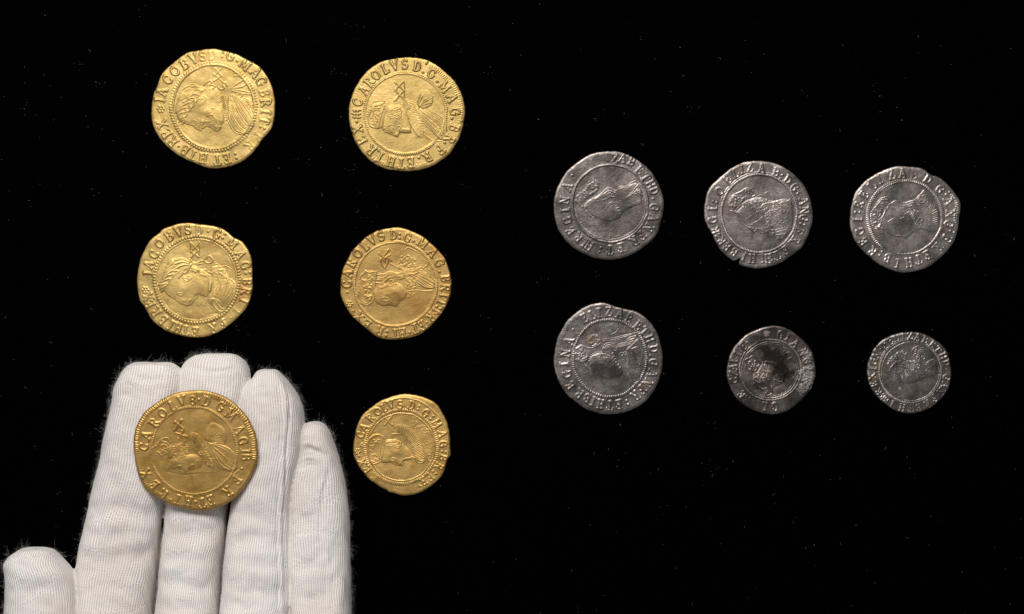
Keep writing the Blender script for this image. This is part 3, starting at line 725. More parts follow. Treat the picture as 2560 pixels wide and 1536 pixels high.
# stations: y, left x, right x, centre height mm, thickness mm   (tip first)
FINGERS = {
 'index': [(104, 742, 930, 9.5, 6.0), (116, 712, 960, 9.4, 10.0), (150, 678, 1000, 9.2, 13.2), (200, 648, 1018, 9.0, 15.0), (250, 630, 1020, 8.9, 15.6), (300, 624, 1016, 9, 16), (400, 603, 1006, 9, 16.6), (550, 570, 983, 9.2, 17.0), (740, 530, 948, 9.3, 17.2), (880, 495, 903, 9.4, 17.4), (1000, 468, 883, 9.7, 17.8), (1100, 446, 871, 10, 18.2), (1250, 420, 857, 10.8, 19.2), (1384, 408, 841, 11.8, 20.5), (1500, 400, 832, 12.6, 22), (1800, 400, 830, 14, 25), (2300, 400, 830, 12, 17)],
 'middle': [(54, 1120, 1262, 10, 6), (66, 1072, 1305, 9.8, 9.6), (100, 1024, 1346, 9.4, 13.0), (140, 998, 1366, 9.2, 14.8), (190, 988, 1372, 9, 15.8), (260, 980, 1362, 9, 16.2), (400, 968, 1335, 9, 16.4), (600, 950, 1298, 9, 16.6), (900, 912, 1248, 9.2, 16.8), (1000, 904, 1238, 9.5, 17.4), (1200, 885, 1214, 10.4, 18.8), (1400, 868, 1200, 12, 20.8), (1500, 854, 1196, 13, 22.5), (1800, 830, 1200, 14.5, 25), (2300, 830, 1200, 12, 17)],
 'ring': [(142, 1432, 1502, 9.2, 5), (152, 1412, 1528, 9.2, 8), (180, 1392, 1556, 9, 11.5), (225, 1362, 1594, 8.9, 14.0), (280, 1332, 1630, 8.8, 15.2), (350, 1316, 1660, 8.8, 15.9), (450, 1314, 1668, 8.8, 16.2), (600, 1308, 1656, 8.9, 16.4), (760, 1288, 1620, 9, 16.6), (900, 1270, 1602, 9.1, 16.8), (1000, 1255, 1600, 9.4, 17.2), (1200, 1233, 1602, 10.4, 18.6), (1400, 1219, 1606, 11.8, 20.4), (1500, 1210, 1592, 12.8, 22), (1800, 1190, 1600, 14.5, 25), (2300, 1190, 1600, 12, 17)],
 'little': [(426, 1708, 1744, 7.6, 4), (434, 1684, 1770, 7.6, 7), (456, 1660, 1794, 7.5, 10), (490, 1646, 1812, 7.4, 11.8), (530, 1640, 1826, 7.3, 12.7), (580, 1640, 1842, 7.2, 12.8), (640, 1632, 1862, 7.3, 13.2), (740, 1600, 1888, 7.6, 14.2), (900, 1586, 1912, 8, 15.2), (1100, 1582, 1920, 8.6, 16.2), (1250, 1582, 1924, 9.4, 17.4), (1400, 1588, 1924, 10.6, 19.4), (1500, 1594, 1926, 12, 21), (1800, 1580, 1926, 14, 25), (2300, 1580, 1926, 12, 17)],
 'thumb': [(1122, 150, 240, 19, 6), (1134, 105, 285, 18.6, 10.5), (1160, 64, 314, 18.2, 14), (1200, 32, 352, 18, 16.5), (1250, 38, 392, 17.8, 17.6), (1320, 42, 418, 17.8, 18.4), (1400, 40, 436, 17.8, 19), (1484, 36, 452, 17.8, 19.8), (1600, 40, 490, 17.6, 21), (1800, 140, 640, 17, 24), (2300, 140, 640, 12, 17)],
}
VV = []; FF = []
axes = {}
for fname, stns in FINGERS.items():
    st_ = np.array(stns, float)
    # denser stations
    st_[:, 3] += {'index': .6, 'middle': -.6, 'ring': .25, 'little': -.3, 'thumb': 0}[fname]
    tt = np.r_[0, np.cumsum(np.diff(st_[:, 0]))]
    dense = catmull(np.c_[st_[:, 0], st_[:, 1]], sub=5)
    cols = [catmull(np.c_[st_[:, 0], st_[:, k]], sub=5)[:, 1] for k in range(1, 5)]
    yy = dense[:, 0]
    n = 40
    b0 = len(VV); ax = []
    for y, xl, xr, zc, th in zip(yy, *cols):
        L = to_world(xl, y, zc*mm); R = to_world(xr, y, zc*mm)
        cxy = (L+R)/2; hw = (R[0]-L[0])/2; hh = th*mm/2
        if zc*mm-hh < .0004: hh = zc*mm-.0004
        ax.append((cxy[0], cxy[1], zc*mm, hw, hh))
        for k in range(n):
            a = 2*math.pi*k/n; e = 2/2.7
            cx_, sx_ = math.cos(a), math.sin(a)
            VV.append((cxy[0]+hw*math.copysign(abs(cx_)**e, cx_), cxy[1], zc*mm+hh*math.copysign(abs(sx_)**e, sx_)))
    axes[fname] = np.array(ax)
    m_ = len(yy)
    for i in range(m_-1):
        for k in range(n):
            k2 = (k+1) % n
            FF.append((b0+i*n+k, b0+(i+1)*n+k, b0+(i+1)*n+k2, b0+i*n+k2))
    FF.append(tuple(b0+k for k in range(n)))
    FF.append(tuple(b0+(m_-1)*n+k for k in reversed(range(n))))
# palm below the frame: a rounded slab the fingers grow out of
pa = to_world(150, 1660, .014); pb = to_world(1915, 1660, .014)
b0 = len(VV); n = 48; rings = []
for q, (dy, sc_, hz) in enumerate([(0, .90, 7.0), (-.006, .95, 9.6), (-.02, 1.0, 12.6), (-.04, 1.0, 13.6), (-.055, .96, 13), (-.062, .85, 10)]):
    for k in range(n):
        a = 2*math.pi*k/n; e = 2/3.0
        cx_, sx_ = math.cos(a), math.sin(a)
        VV.append(((pa[0]+pb[0])/2+(pb[0]-pa[0])/2*sc_*math.copysign(abs(cx_)**e, cx_), pa[1]+dy, .0142+hz*mm*math.copysign(abs(sx_)**e, sx_)))
for i in range(5):
    for k in range(n):
        k2 = (k+1) % n
        FF.append((b0+i*n+k, b0+(i+1)*n+k, b0+(i+1)*n+k2, b0+i*n+k2))
FF.append(tuple(b0+k for k in range(n))); FF.append(tuple(b0+5*n+k for k in reversed(range(n))))
# flat slab added under the fingers so their gaps show dark, not black
wa_, wb_ = to_world(520, 1010, .006), to_world(1900, 1010, .006)
wy2 = to_world(0, 1700, .006)[1]
b0 = len(VV)
for z_ in (.0015, .0062):
    for (x_, y_) in ((wa_[0], wa_[1]), (wb_[0], wa_[1]), (wb_[0], wy2), (wa_[0]-.003, wy2)): VV.append((x_, y_, z_))
FF += [(b0, b0+3, b0+2, b0+1), (b0+4, b0+5, b0+6, b0+7)]+[(b0+k, b0+(k+1) % 4, b0+4+(k+1) % 4, b0+4+k) for k in range(4)]
me = bpy.data.meshes.new('glove_blank'); me.from_pydata(VV, [], FF); me.update()
tmp = bpy.data.objects.new('glove_blank', me); SC.collection.objects.link(tmp)
md = tmp.modifiers.new('r', 'REMESH'); md.mode = 'VOXEL'; md.voxel_size = .00032
md = tmp.modifiers.new('s', 'SMOOTH'); md.factor = .5; md.iterations = 4
dg = bpy.context.evaluated_depsgraph_get()
gm = bpy.data.meshes.new_from_object(tmp.evaluated_get(dg))
bpy.data.objects.remove(tmp); bpy.data.meshes.remove(me)
gm.name = 'gloved_hand'
nv = len(gm.vertices)
co = np.empty(nv*3, np.float32); gm.vertices.foreach_get('co', co); co = co.reshape(-1, 3).astype(float)
no = np.empty(nv*3, np.float32); gm.vertices.foreach_get('normal', no); no = no.reshape(-1, 3).astype(float)
if no[np.argmax(co[:, 2]), 2] < 0: gm.flip_normals(); no = -no
# nearest finger -> fabric coordinates (round the finger, along the finger)
best = np.full(nv, 1e9); second = np.full(nv, 1e9); U = np.zeros(nv); W = np.zeros(nv); FI = np.zeros(nv, int)
for fi, (fname, ax) in enumerate(axes.items()):
    o = np.argsort(ax[:, 1]); ys_ = ax[o, 1]
    xc, zc, hw, hh = (np.interp(co[:, 1], ys_, ax[o, k]) for k in (0, 2, 3, 4))
    dx = (co[:, 0]-xc)/hw; dz = (co[:, 2]-zc)/hh
    over = np.clip(co[:, 1]-ys_[-1], 0, 1)/.004 + np.clip(ys_[0]-co[:, 1], 0, 1)/.05
    d = np.sqrt(dx*dx+dz*dz)+over
    k = d < best
    second = np.minimum(second, np.maximum(d, best)) ; best[k] = d[k]; FI[k] = fi
    U[k] = (np.arctan2(dx, np.maximum(dz, -1e9))*.5*(hw+hh)*1.02)[k] + fi*.031
    W[k] = co[k, 1]
# drawing coordinates of every vertex, for seams and creases
f_ = 1-co[:, 2]/H_CAM
DX = ((co[:, 0]/f_/K+1280)-HX)*HZ; DY = ((768-co[:, 1]/f_/K)-HY)*HZ
up = sstep(.25, .8, no[:, 2])
disp = np.zeros(nv)
def crease(w, h, path, fi=None, soft=False):
    P = catmull(pp(path), sub=6)
    x0, y0 = P.min(0)-w; x1, y1 = P.max(0)+w
    i = np.nonzero((DX > x0) & (DX < x1) & (DY > y0) & (DY < y1) & (no[:, 2] > 0) & ((FI == fi) if fi is not None else True))[0]
    if not len(i): return
    d = poly_dist(DX[i], DY[i], P)
    v = np.exp(-(d/(w*.5))**2) if soft else 1-sstep(w*.15, w*.5, d)
    A = P[0]; B = P[-1]
    en = np.minimum(np.hypot(DX[i]-A[0], DY[i]-A[1]), np.hypot(DX[i]-B[0], DY[i]-B[1]))
    disp[i] += h*mm*(.85 if soft else .75)*v*up[i]*(.25+.75*sstep(0, 60, en))
# side seams
crease(26, .38, '1530,170 1556,260 1566,400 1556,560 1548,760 1540,1000 1545,1200 1556,1484 1560,1600', 2)
crease(20, -.45, '1550,180 1582,270 1590,400 1576,560 1566,760 1560,1000 1565,1200 1576,1484 1580,1600', 2)
crease(20, -.20, '1512,200 1534,300 1544,420 1536,600 1526,800 1520,1000 1526,1200 1536,1484', 2)
crease(30, .22, '1785,650 1782,720 1760,800 1745,900 1738,1000 1742,1100', 3)
crease(36, -.25, '1800,680 1796,740 1776,810 1762,900 1756,1000 1760,1080', 3)
crease(28, .35, '1790,1080 1800,1200 1810,1300 1800,1500', 3, True)
crease(28, -.3, '1656,590 1700,578 1750,596 1790,618', 3); crease(34, .5, '1650,560 1690,545 1735,560 1780,590', 3)
crease(30, .4, '1650,640 1700,625 1760,640', 3); crease(26, -.2, '1640,690 1700,665 1760,670', 3)
crease(40, .30, '1665,480 1700,520 1740,560', 3, True)
# fingertip folds
crease(40, -.35, '700,150 760,190 840,196 930,180', 0, True); crease(26, .28, '690,130 760,118 850,120 960,150', 0, True)
crease(34, -.4, '640,300 690,285 740,300', 0, True)
crease(34, -.3, '1040,120 1120,150 1220,150 1320,130', 1, True); crease(30, -.45, '1310,150 1330,210 1320,280', 1, True)
crease(40, -.35, '1420,190 1440,240 1450,330', 2, True); crease(34, .3, '1560,230 1580,300 1590,380', 2, True)
crease(30, -.4, '60,1230 110,1210 180,1240', 4, True)
# soft folds over the joints
for (w, h, q, fi) in ((90, -.75, '480,930 620,900 760,930 890,960', 0), (70, .45, '470,1010 640,980 800,1010 880,1010', 0), (100, -.6, '430,1190 560,1210 700,1180 870,1150', 0), (80, .5, '430,1110 600,1110 760,1090 860,1080', 0),
                     (90, -.7, '890,1030 980,1050 1100,1035 1230,1040', 1), (90, .4, '880,1120 1000,1130 1220,1120', 1), (80, -.8, '860,1330 960,1310 1080,1350 1200,1310', 1), (70, .4, '860,1240 1000,1230 1210,1240', 1), (80, -.5, '860,1440 1000,1450 1200,1430', 1),
                     (90, -.6, '1270,960 1360,940 1460,970 1540,950', 2), (80, -.9, '1260,1090 1330,1080 1420,1060 1500,1090', 2), (70, .5, '1240,1170 1340,1150 1500,1160', 2), (100, -.9, '1340,1330 1430,1370 1520,1380 1560,1440', 2), (70, .5, '1250,1260 1400,1260 1520,1290', 2), (60, -.5, '1240,1420 1330,1440 1400,1484', 2),
                     (80, -.6, '1620,960 1680,980 1740,960', 3), (90, -.6, '1610,1200 1690,1220 1780,1180', 3), (90, -.9, '1830,1250 1810,1320 1780,1440', 3), (80, .5, '1880,1230 1870,1350 1860,1484', 3), (60, -.4, '1620,1370 1700,1390 1760,1350', 3),
                     (90, -.5, '70,1330 180,1350 300,1330 420,1360', 4), (80, .4, '60,1280 200,1270 380,1300', 4)):
    crease(w, h, q, fi, True)
disp += .22*mm*fbm(DX/80+7, DY/70+co[:, 2]*500, 88, 2)
disp += up*mm*(.45*fbm(DX/150+3, DY/190, 81, 3)+.12*fbm(DX/45, DY/60, 85, 2))
# knitted stitches as relief (what the mesh can carry of them)
wa = .00068; co_ = .00060
Uw = U + .0006*fbm(DX/170, DY/170, 90, 3); Ww = W + .0016*fbm(DX/90+9, DY/90, 93, 3) + .0012*np.sin(U*260)
co = co + no*disp[:, None]
gm.vertices.foreach_set('co', co.astype(np.float32).ravel())
a = gm.attributes.new('knit', 'FLOAT_VECTOR', 'POINT')
a.data.foreach_set('vector', np.c_[Uw, Ww, sstep(.04, .16, second-best)].astype(np.float32).ravel())
gm.polygons.foreach_set('use_smooth', np.ones(len(gm.polygons), bool))
gm.update()

m, nt, b = nodes_of('white_knit_cotton')
at = nt.nodes.new('ShaderNodeAttribute'); at.attribute_name = 'knit'
sp = nt.nodes.new('ShaderNodeSeparateXYZ'); nt.links.new(at.outputs['Vector'], sp.inputs[0])
def math_(op, a_, b_=None, c_=None):
    q = nt.nodes.new('ShaderNodeMath'); q.operation = op
    for k, v in enumerate((a_, b_, c_)):
        if v is None: continue
        if isinstance(v, (int, float)): q.inputs[k].default_value = v
        else: nt.links.new(v, q.inputs[k])
    return q.outputs[0]
# V shaped stitches: rows bent up and down across each wale
cu = math_('MULTIPLY', sp.outputs[0], 2*math.pi/wa)
wale = math_('SINE', cu)
bend = math_('ABSOLUTE', math_('SINE', math_('MULTIPLY', cu, .5)))
row = math_('SINE', math_('MULTIPLY_ADD', sp.outputs[1], 2*math.pi/co_, math_('MULTIPLY', bend, 2.6)))
nn = noise(nt, 1500, 3, .6)
tcg = nt.nodes.new('ShaderNodeNewGeometry'); nt.links.new(tcg.outputs['Position'], nn.inputs['Vector'])
hole = math_('MULTIPLY', math_('MULTIPLY_ADD', wale, -.5, .5), math_('MULTIPLY_ADD', row, -.26, .74))
nv_ = noise(nt, 120, 3, .5); nt.links.new(tcg.outputs['Position'], nv_.inputs['Vector'])
msk = math_('MULTIPLY', sp.outputs[2], math_('MULTIPLY_ADD', nv_.outputs['Fac'], 2.2, -.35))
hole = math_('MULTIPLY_ADD', math_('SUBTRACT', hole, .62), msk, .62)
hgt = math_('ADD', math_('MULTIPLY_ADD', math_('MULTIPLY', wale, msk), .5, math_('MULTIPLY', hole, -1.0)), math_('MULTIPLY', nn.outputs['Fac'], 1.1))
bp = nt.nodes.new('ShaderNodeBump'); bp.inputs['Strength'].default_value = .55; bp.inputs['Distance'].default_value = .00015
nt.links.new(hgt, bp.inputs['Height']); nt.links.new(bp.outputs['Normal'], b.inputs['Normal'])
nb = noise(nt, 55, 4, .55); nt.links.new(tcg.outputs['Position'], nb.inputs['Vector'])
r = ramp(nt, nb.outputs['Fac'], .36, (.80, .755, .72, 1), .66, (.90, .88, .85, 1))
# between the yarns the skin and the gaps of the knit show
gap = ramp(nt, hole, .30, (1, 1, 1, 1), .85, (.62, .58, .56, 1))
nt.links.new(mix(nt, 'MULTIPLY', 1.0, r.outputs['Color'], gap.outputs['Color']), b.inputs['Base Color'])
b.inputs['Roughness'].default_value = .95; b.inputs['Specular IOR Level'].default_value = .12
b.inputs['Sheen Weight'].default_value = .25; b.inputs['Sheen Roughness'].default_value = .5
KNIT = m
gm.materials.clear()
glove = link('gloved_hand', gm, KNIT)
glove['label'] = 'open hand in a fuzzy white knitted cotton glove, palm up, holding a gold coin'
glove['category'] = 'gloved hand'

# loose fibres standing off the cotton
m, nt, b = nodes_of('cotton_fuzz')
b.inputs['Base Color'].default_value = (.8, .79, .78, 1); b.inputs['Roughness'].default_value = 1.0; b.inputs['Specular IOR Level'].default_value = 0
FUZZ = m
vis = np.nonzero((DY < 1560) & (no[:, 2] > -.45))[0]
vis = vis[second[vis] > 1.40]
side = vis[(no[vis, 2] < .45)]
pick = np.r_[rng.choice(side[fbm(DX[side]/40, DY[side]/40, 71, 2) + rng.uniform(-.5, .5, len(side)) > -.05], 13000), rng.choice(vis, 4000)]
paths = []; radii = []
for q in pick:
    nrm = no[q]; p0 = co[q] - nrm*.00006
    tv = rng.normal(0, 1, 3); tv -= nrm*tv.dot(nrm); tv /= np.linalg.norm(tv)+1e-9
    L = (.0002 + .0014*rng.rand()**6.0)
    if no[q, 2] > .6: L *= .45
    lean = rng.uniform(.2, 1.3); curl = rng.normal(0, 1.1, 3)
    P = []
    for k in range(6):
        t = k/5
        P.append(p0 + L*(nrm*t*(1.1-.5*t) + tv*lean*t + curl*.6*t*t + np.cross(nrm, tv)*.35*math.sin(t*4+curl[0]*3)*t))
    if P[-1][2] < .0002: continue
    paths.append(P); radii.append(rng.uniform(.003, .0065)*1e-3)
V, F = fibres(paths, radii)
me = bpy.data.meshes.new('fuzz'); me.from_pydata([tuple(v) for v in V], [], F)
fz = link('fuzz', me, FUZZ, glove); fz['kind'] = 'stuff'

# 5: the coin held on the gloved fingers, half frontal crowned face, folded across
c = Coin(320, 960, 4.497, '760,75 880,80 1000,110 1110,160 1220,240 1320,350 1390,470 1435,590 1450,700 1455,800 1440,900 1390,1010 1310,1140 1230,1240 1120,1330 1000,1385 860,1418 720,1412 600,1390 480,1350 380,1290 280,1240 200,1170 140,1060 100,900 82,760 78,640 95,520 140,410 220,300 330,215 450,145 580,95',
         (748, 752, 480, 492), 98, .85, 15)
c.wear((160, 850, 120, .95), (1160, 480, 130, .7), (1220, 800, 150, .6), (640, 170, 90, .3), (1260, 1050, 120, .4))
c.beadring(150, 20, .22, 'bead', gaps=[(160, 188, .9)])
c.beadring(90, 10, .1, 'line', 1.03, gaps=[(300, 50, .9)], name='inner_circle')
c.rimticks(-190, -118, 36, 28, 18, .40, .985); c.rimticks(-88, 8, 42, 40, 17, .32, .98); c.rimticks(120, 165, 22, 22, 13, .2)
c.legend("C,185,700 A,215,575 R,300,430 O,395,320 L,510,245 V,615,185 8,740,178 .,805,172 D,890,190 G,1050,248 M,1160,340 A,1255,508 G,1298,640 I,1322,755 B,1332,822 .,1280,950 F,1225,1080 R,1120,1215 E,930,1310 T,838,1340 .,760,1325 H,680,1318 I,560,1300 .,480,1305 R,400,1240 E,300,1135 X,205,1005", .30)
c.fill('portrait', .10, 40, '470,850 560,820 640,800 760,790 830,840 840,900 800,950 660,960 540,950 460,950', dome=.16)
c.bump(705, 830, 85, 50, .20); c.bump(545, 870, 60, 40, .10); c.bump(800, 880, 40, 40, .08)
c.st('portrait', 14, .12, '640,1010 650,970 680,945', '640,955 660,975 690,960', '600,800 640,790')
c.dots('portrait', 26, .10, 2, '590,920 735,905'); c.bump(590, 920, 36, 16, .06); c.bump(735, 908, 36, 16, .06); c.bump(650, 965, 30, 40, .09); c.stipple('portrait', 10, .05, 60, '470,860 640,810 830,850 820,930 660,960 520,950', length=14)
c.fill('hair', .06, 20, '460,690 620,660 690,700 680,790 560,830 460,830')
c.ticks('hair', 10, .16, 24, '480,700 500,760 480,830', 42, .2); c.ticks('hair', 10, .16, 24, '560,680 600,750 560,830', 60, -.3); c.stipple('hair', 11, .15, 60, '480,690 660,660 690,720 660,800 500,830', length=26)
c.fill('ruff', .08, 24, '700,560 770,550 860,640 950,780 975,930 900,930 820,820 720,700')
c.ticks('ruff', 11, .17, 26, '720,580 780,660 850,760 930,900', 54, .5); c.stipple('ruff', 11, .15, 70, '700,560 780,560 970,850 960,930 890,900 740,690', length=20)
c.st('crown', 16, .18, '270,720 330,690 360,640 400,620', '350,650 390,640 430,660', '370,690 420,680 450,710', '390,740 430,760 400,800', '340,760 380,800', '400,620 440,600 470,640')
c.dots('crown', 16, .2, 12, '350,660 380,615 440,600 480,650'); c.stipple('crown', 14, .13, 24, '350,640 470,610 480,720 420,790 370,780', length=18)
c.st('value_mark', 19, .28, '535,420 632,500', '620,398 525,520', '545,545 665,592', '635,500 580,618', parent='value_mark')
c.st('value_mark', 14, .22, '520,440 550,415', '600,395 625,410', '520,515 550,505', '560,600 590,620', '645,570 675,595', '600,520 640,520', parent='value_mark')
c.fill('sash_knot', .13, 34, '880,610 890,500 950,430 1050,470 1110,560 1080,680 900,640', dome=.1)
c.lines('sash_knot', 13, .08, 6, '900,640 940,570 1000,500', '905,650 980,640 1080,650', cut=.15)
c.st('sash_knot', 17, .12, '890,600 905,650 890,665', '905,640 980,660 1080,670')
c.fill('drapery', .12, 34, '900,660 1100,700 1200,780 1240,900 1200,980 1050,960 980,900', dome=.03)
c.lines('drapery', 18, .11, 5, '920,680 980,800 1060,920 1180,985', '930,670 1080,700 1190,770 1235,880', cut=.15)
c.stipple('drapery', 12, .12, 18, '1110,830 1190,850 1190,900 1110,890', length=12)
c.st('portrait', 30, .045, '440,950 540,985 640,1000 760,990 930,985', '480,900 540,960 640,990')
c.st('portrait', 20, -.05, '450,990 560,1005 660,1020 820,1000')
c.st('flan', 18, .2, '1165,1030 1210,1000 1250,970', parent='flan')
c.tint((.74, .66, .45), .55, 120); c.stain(560, 480, 90, (.66, .5, .38), .55); c.stain(1020, 110, 90, (.75, .55, .45), .5); c.stain(700, 1180, 150, (.72, .66, .42), .5); c.stain(240, 880, 120, (.8, .78, .45), .45); c.stain(960, 430, 80, (.7, .58, .42), .45)
c.tone *= (1.0, .965, .92)
c.build('gold_coin', GOLD2, 'darker gold coin lying on the white gloved fingers', GG, wave=.16, grain=.007, coin_z=.0189, tilt=(math.radians(2.2), math.radians(1.5), 0))

# ------------------------------------------------------------------ silver coins
# 7: very worn, wavy hair line across
c = Coin(1370, 360, 4.787, '720,93 830,98 930,125 1040,180 1150,260 1240,350 1300,440 1350,560 1380,680 1375,800 1350,930 1310,1050 1240,1150 1150,1230 1050,1295 930,1350 800,1378 700,1382 570,1365 450,1325 330,1260 230,1180 150,1070 100,950 75,840 70,740 80,640 110,530 160,430 240,320 330,240 450,160 580,108',
         (742, 716, 452, 466), 100, .95, 21)
c.wear((600, 190, 230, .85), (920, 160, 120, .5), (1290, 800, 150, .5), (900, 1280, 160, .5), (300, 330, 90, .35), (1000, 850, 200, .3))
c.beadring(130, 28, .24, 'line', gaps=[(20, 60, .5)]); c.beadring(150, 18, .14, 'rope', .94, gaps=[(170, 350, .9)], name='inner_circle')
c.legend("L,545,225 I,660,190 Z,790,185 A,890,170 B,1005,210 E,1095,315 T,1165,405 H,1225,485 D,1265,565 .,1255,660 G,1275,760 A,1260,890 N,1205,1010 F,1120,1100 R,1030,1170 E,870,1250 T,740,1275 :,625,1275 H,490,1225 I,440,1190 R,365,1125 E,275,1050 G,230,920 I,205,800 N,195,680 A,230,520 .,285,380", .26)
c.fill('portrait', .12, 34, '480,790 520,860 620,900 750,920 840,900 900,820 1000,760 1120,700 1110,520 1050,470 960,500 860,530 800,560 720,530 600,620 480,680 430,760', dome=.10)
c.st('hair', 15, .2, '575,665 650,590 715,530 790,555 825,565 860,520 935,512 980,480 1040,450 1075,475', '600,650 670,600 730,570 800,590', '840,550 900,535')
c.lines('hair', 11, .1, 6, '580,670 680,620 760,600', '600,700 690,670 770,640', jit=5, cut=.2)
c.st('portrait', 13, .15, '700,610 740,595 790,640 760,640 730,615', '460,810 500,850 540,890')
c.st('portrait', 11, .1, '650,830 700,760', '540,880 640,905 760,915', '720,720 770,700')
for y in (710, 745, 775, 805): c.st('ruff', 14, .17, '%d,%d %d,%d %d,%d' % (780+(y-710)*.6, y, 815+(y-710)*.6, y-8, 850+(y-710)*.6, y+12))
c.fill('crown', .07, 20, '330,650 400,590 470,500 560,430 610,480 600,560 520,620 440,680 380,740')
c.dots('crown', 15, .17, 9, '460,490 500,450 560,430 610,470'); c.stipple('crown', 13, .15, 40, '340,640 470,490 590,450 600,560 440,680 380,720', length=20)
c.st('crown', 15, .17, '340,640 390,590 440,610', '330,680 380,740 420,760', '500,610 590,550')
c.lines('collar', 13, .15, 5, '930,650 1000,590 1050,520', '1060,600 1100,560 1130,610'); c.st('collar', 14, .17, '1060,520 1090,480 1120,500', '1070,580 1130,620')
c.st('flan', 10, .12, '780,1310 880,1295 950,1275', '800,1120 860,1100', '1100,1000 1150,960', parent='flan')
c.stain(800, 350, 130, (.42, .40, .38), .75); c.stain(1340, 720, 70, (.62, .72, .72), .7, .5); c.stain(900, 600, 110, (.75, .62, .5), .4); c.stain(640, 800, 200, (.72, .66, .64), .4); c.stain(740, 900, 160, (.62, .58, .57), .5); c.stain(400, 860, 120, (1.25, 1.22, 1.2), .5)
c.tint((.6, .56, .55), .6, 90); c.tint((1.25, 1.2, 1.15), .4, 60, .15) ; c.tint((.62, .58, .55), .6, 34, .0); c.tint((1.4, 1.37, 1.34), .4, 24, .15)
c.tone *= 0.88                       # tarnish level of this piece, also evening out the lamp's falloff
c.build('silver_coin', SILVER, 'silver coin with its top lettering rubbed away, straight above the ochre-stained one', GS, wave=.12, grain=.014)

# 8: chipped edge at the bottom, forehead and nose line, scratches
c = Coin(1750, 390, 4.947, '700,65 810,72 930,100 1050,160 1150,230 1250,330 1320,450 1360,570 1385,700 1380,820 1340,960 1290,1070 1220,1160 1130,1230 1030,1300 920,1350 800,1380 700,1390 620,1382 560,1368 478,1335 492,1290 500,1268 480,1272 440,1292 400,1290 320,1230 250,1160 190,1060 140,950 90,870 60,770 55,650 70,540 95,440 170,340 280,240 400,150 530,90',
         (725, 720, 468, 484), 98, .95, 22)
c.wear((900, 170, 140, .45), (1180, 330, 110, .6), (1240, 950, 130, .5))
c.beadring(150, 34, .27, 'rope'); c.beadring(90, 12, .16, 'line', 1.055, gaps=[(100, 200, .6)], name='outer_circle')
c.legend("O,240,440 E,332,300 L,430,220 I,515,170 Z,610,150 A,755,160 B,935,205 :,1000,260 D,1080,300 G,1165,395 .,1205,470 A,1280,565 N,1290,680 G,1285,770 :,1265,850 F,1225,930 R,1175,1050 E,1050,1170 T,945,1240 :,880,1270 H,840,1275 I,770,1272 H,640,1275 I,540,1250 B,420,1195 E,335,1135 R,262,1060 :,215,990 R,180,930 G,150,800 I,150,660 :,182,570", .28)
c.fill('portrait', .13, 30, '400,690 460,740 510,830 590,890 650,945 720,930 800,960 880,940 930,960 950,1040 1040,1020 1130,900 1150,700 1100,540 900,560 700,520 560,570 460,680', dome=.10)
c.st('portrait', 15, .18, '375,680 445,715 475,800 530,850 595,888 660,945', '660,945 690,930 740,945 790,960', '590,880 640,900 650,920', '600,850 640,860')
c.st('portrait', 9, .12, '560,790 640,740 715,700', '630,845 700,810 760,760', '680,912 770,900 850,885', '935,985 990,975 1050,965', '900,930 960,915 1050,890', '940,950 1000,930 1060,915', '720,490 760,492', '800,470 830,450', '1140,910 1220,850', '1130,930 1210,890', '1200,920 1270,915')
c.fill('crown', .08, 20, '340,600 400,480 500,440 600,405 650,480 560,560 450,650 400,690')
c.stipple('crown', 24, .2, 26, '350,600 410,500 520,470 600,420 640,480 540,560 450,640 400,670', length=18)
c.st('crown', 17, .19, '455,460 510,440 560,405 630,410', '380,680 430,690 460,650 520,600 590,560', '560,420 640,440 680,480 640,510')
c.stipple('hair', 10, .13, 60, '520,590 640,540 800,570 840,650 720,700 560,660', length=26)
c.st('hair', 13, .16, '770,610 830,590 890,580 950,570', '980,600 1030,570 1070,565 1110,535', '720,640 760,650', '850,680 900,680 960,665')
c.stipple('ruff', 11, .12, 40, '800,700 870,690 880,870 820,900', length=12); c.stipple('drapery', 10, .08, 70, '880,600 1120,600 1150,800 1040,960 900,900', length=22)
c.stipple('ruff', 12, .15, 14, '800,930 900,925 930,970 820,970', length=14)
c.stain(370, 640, 110, (.7, .62, .5), .5); c.stain(1200, 320, 110, (.55, .6, .66), .55); c.stain(740, 350, 110, (.62, .58, .57), .5); c.stain(1040, 660, 90, (.6, .56, .54), .5); c.stain(360, 720, 90, (.62, .58, .58), .5); c.stain(600, 1020, 200, (1.2, 1.16, 1.13), .5); c.stain(170, 850, 80, (.65, .68, .7), .5); c.stain(500, 170, 90, (.9, .78, .62), .4)
c.tint((.66, .62, .6), .5, 90); c.tint((1.3, 1.25, 1.2), .35, 50, .15) ; c.tint((.62, .58, .55), .6, 34, .0); c.tint((1.4, 1.37, 1.34), .4, 24, .15)
c.tone *= 1.22                       # tarnish level of this piece, also evening out the lamp's falloff
c.build('silver_coin', SILVER, 'silver coin with a notch broken from its lower edge and scratches across the portrait', GS, wave=.08, grain=.011)

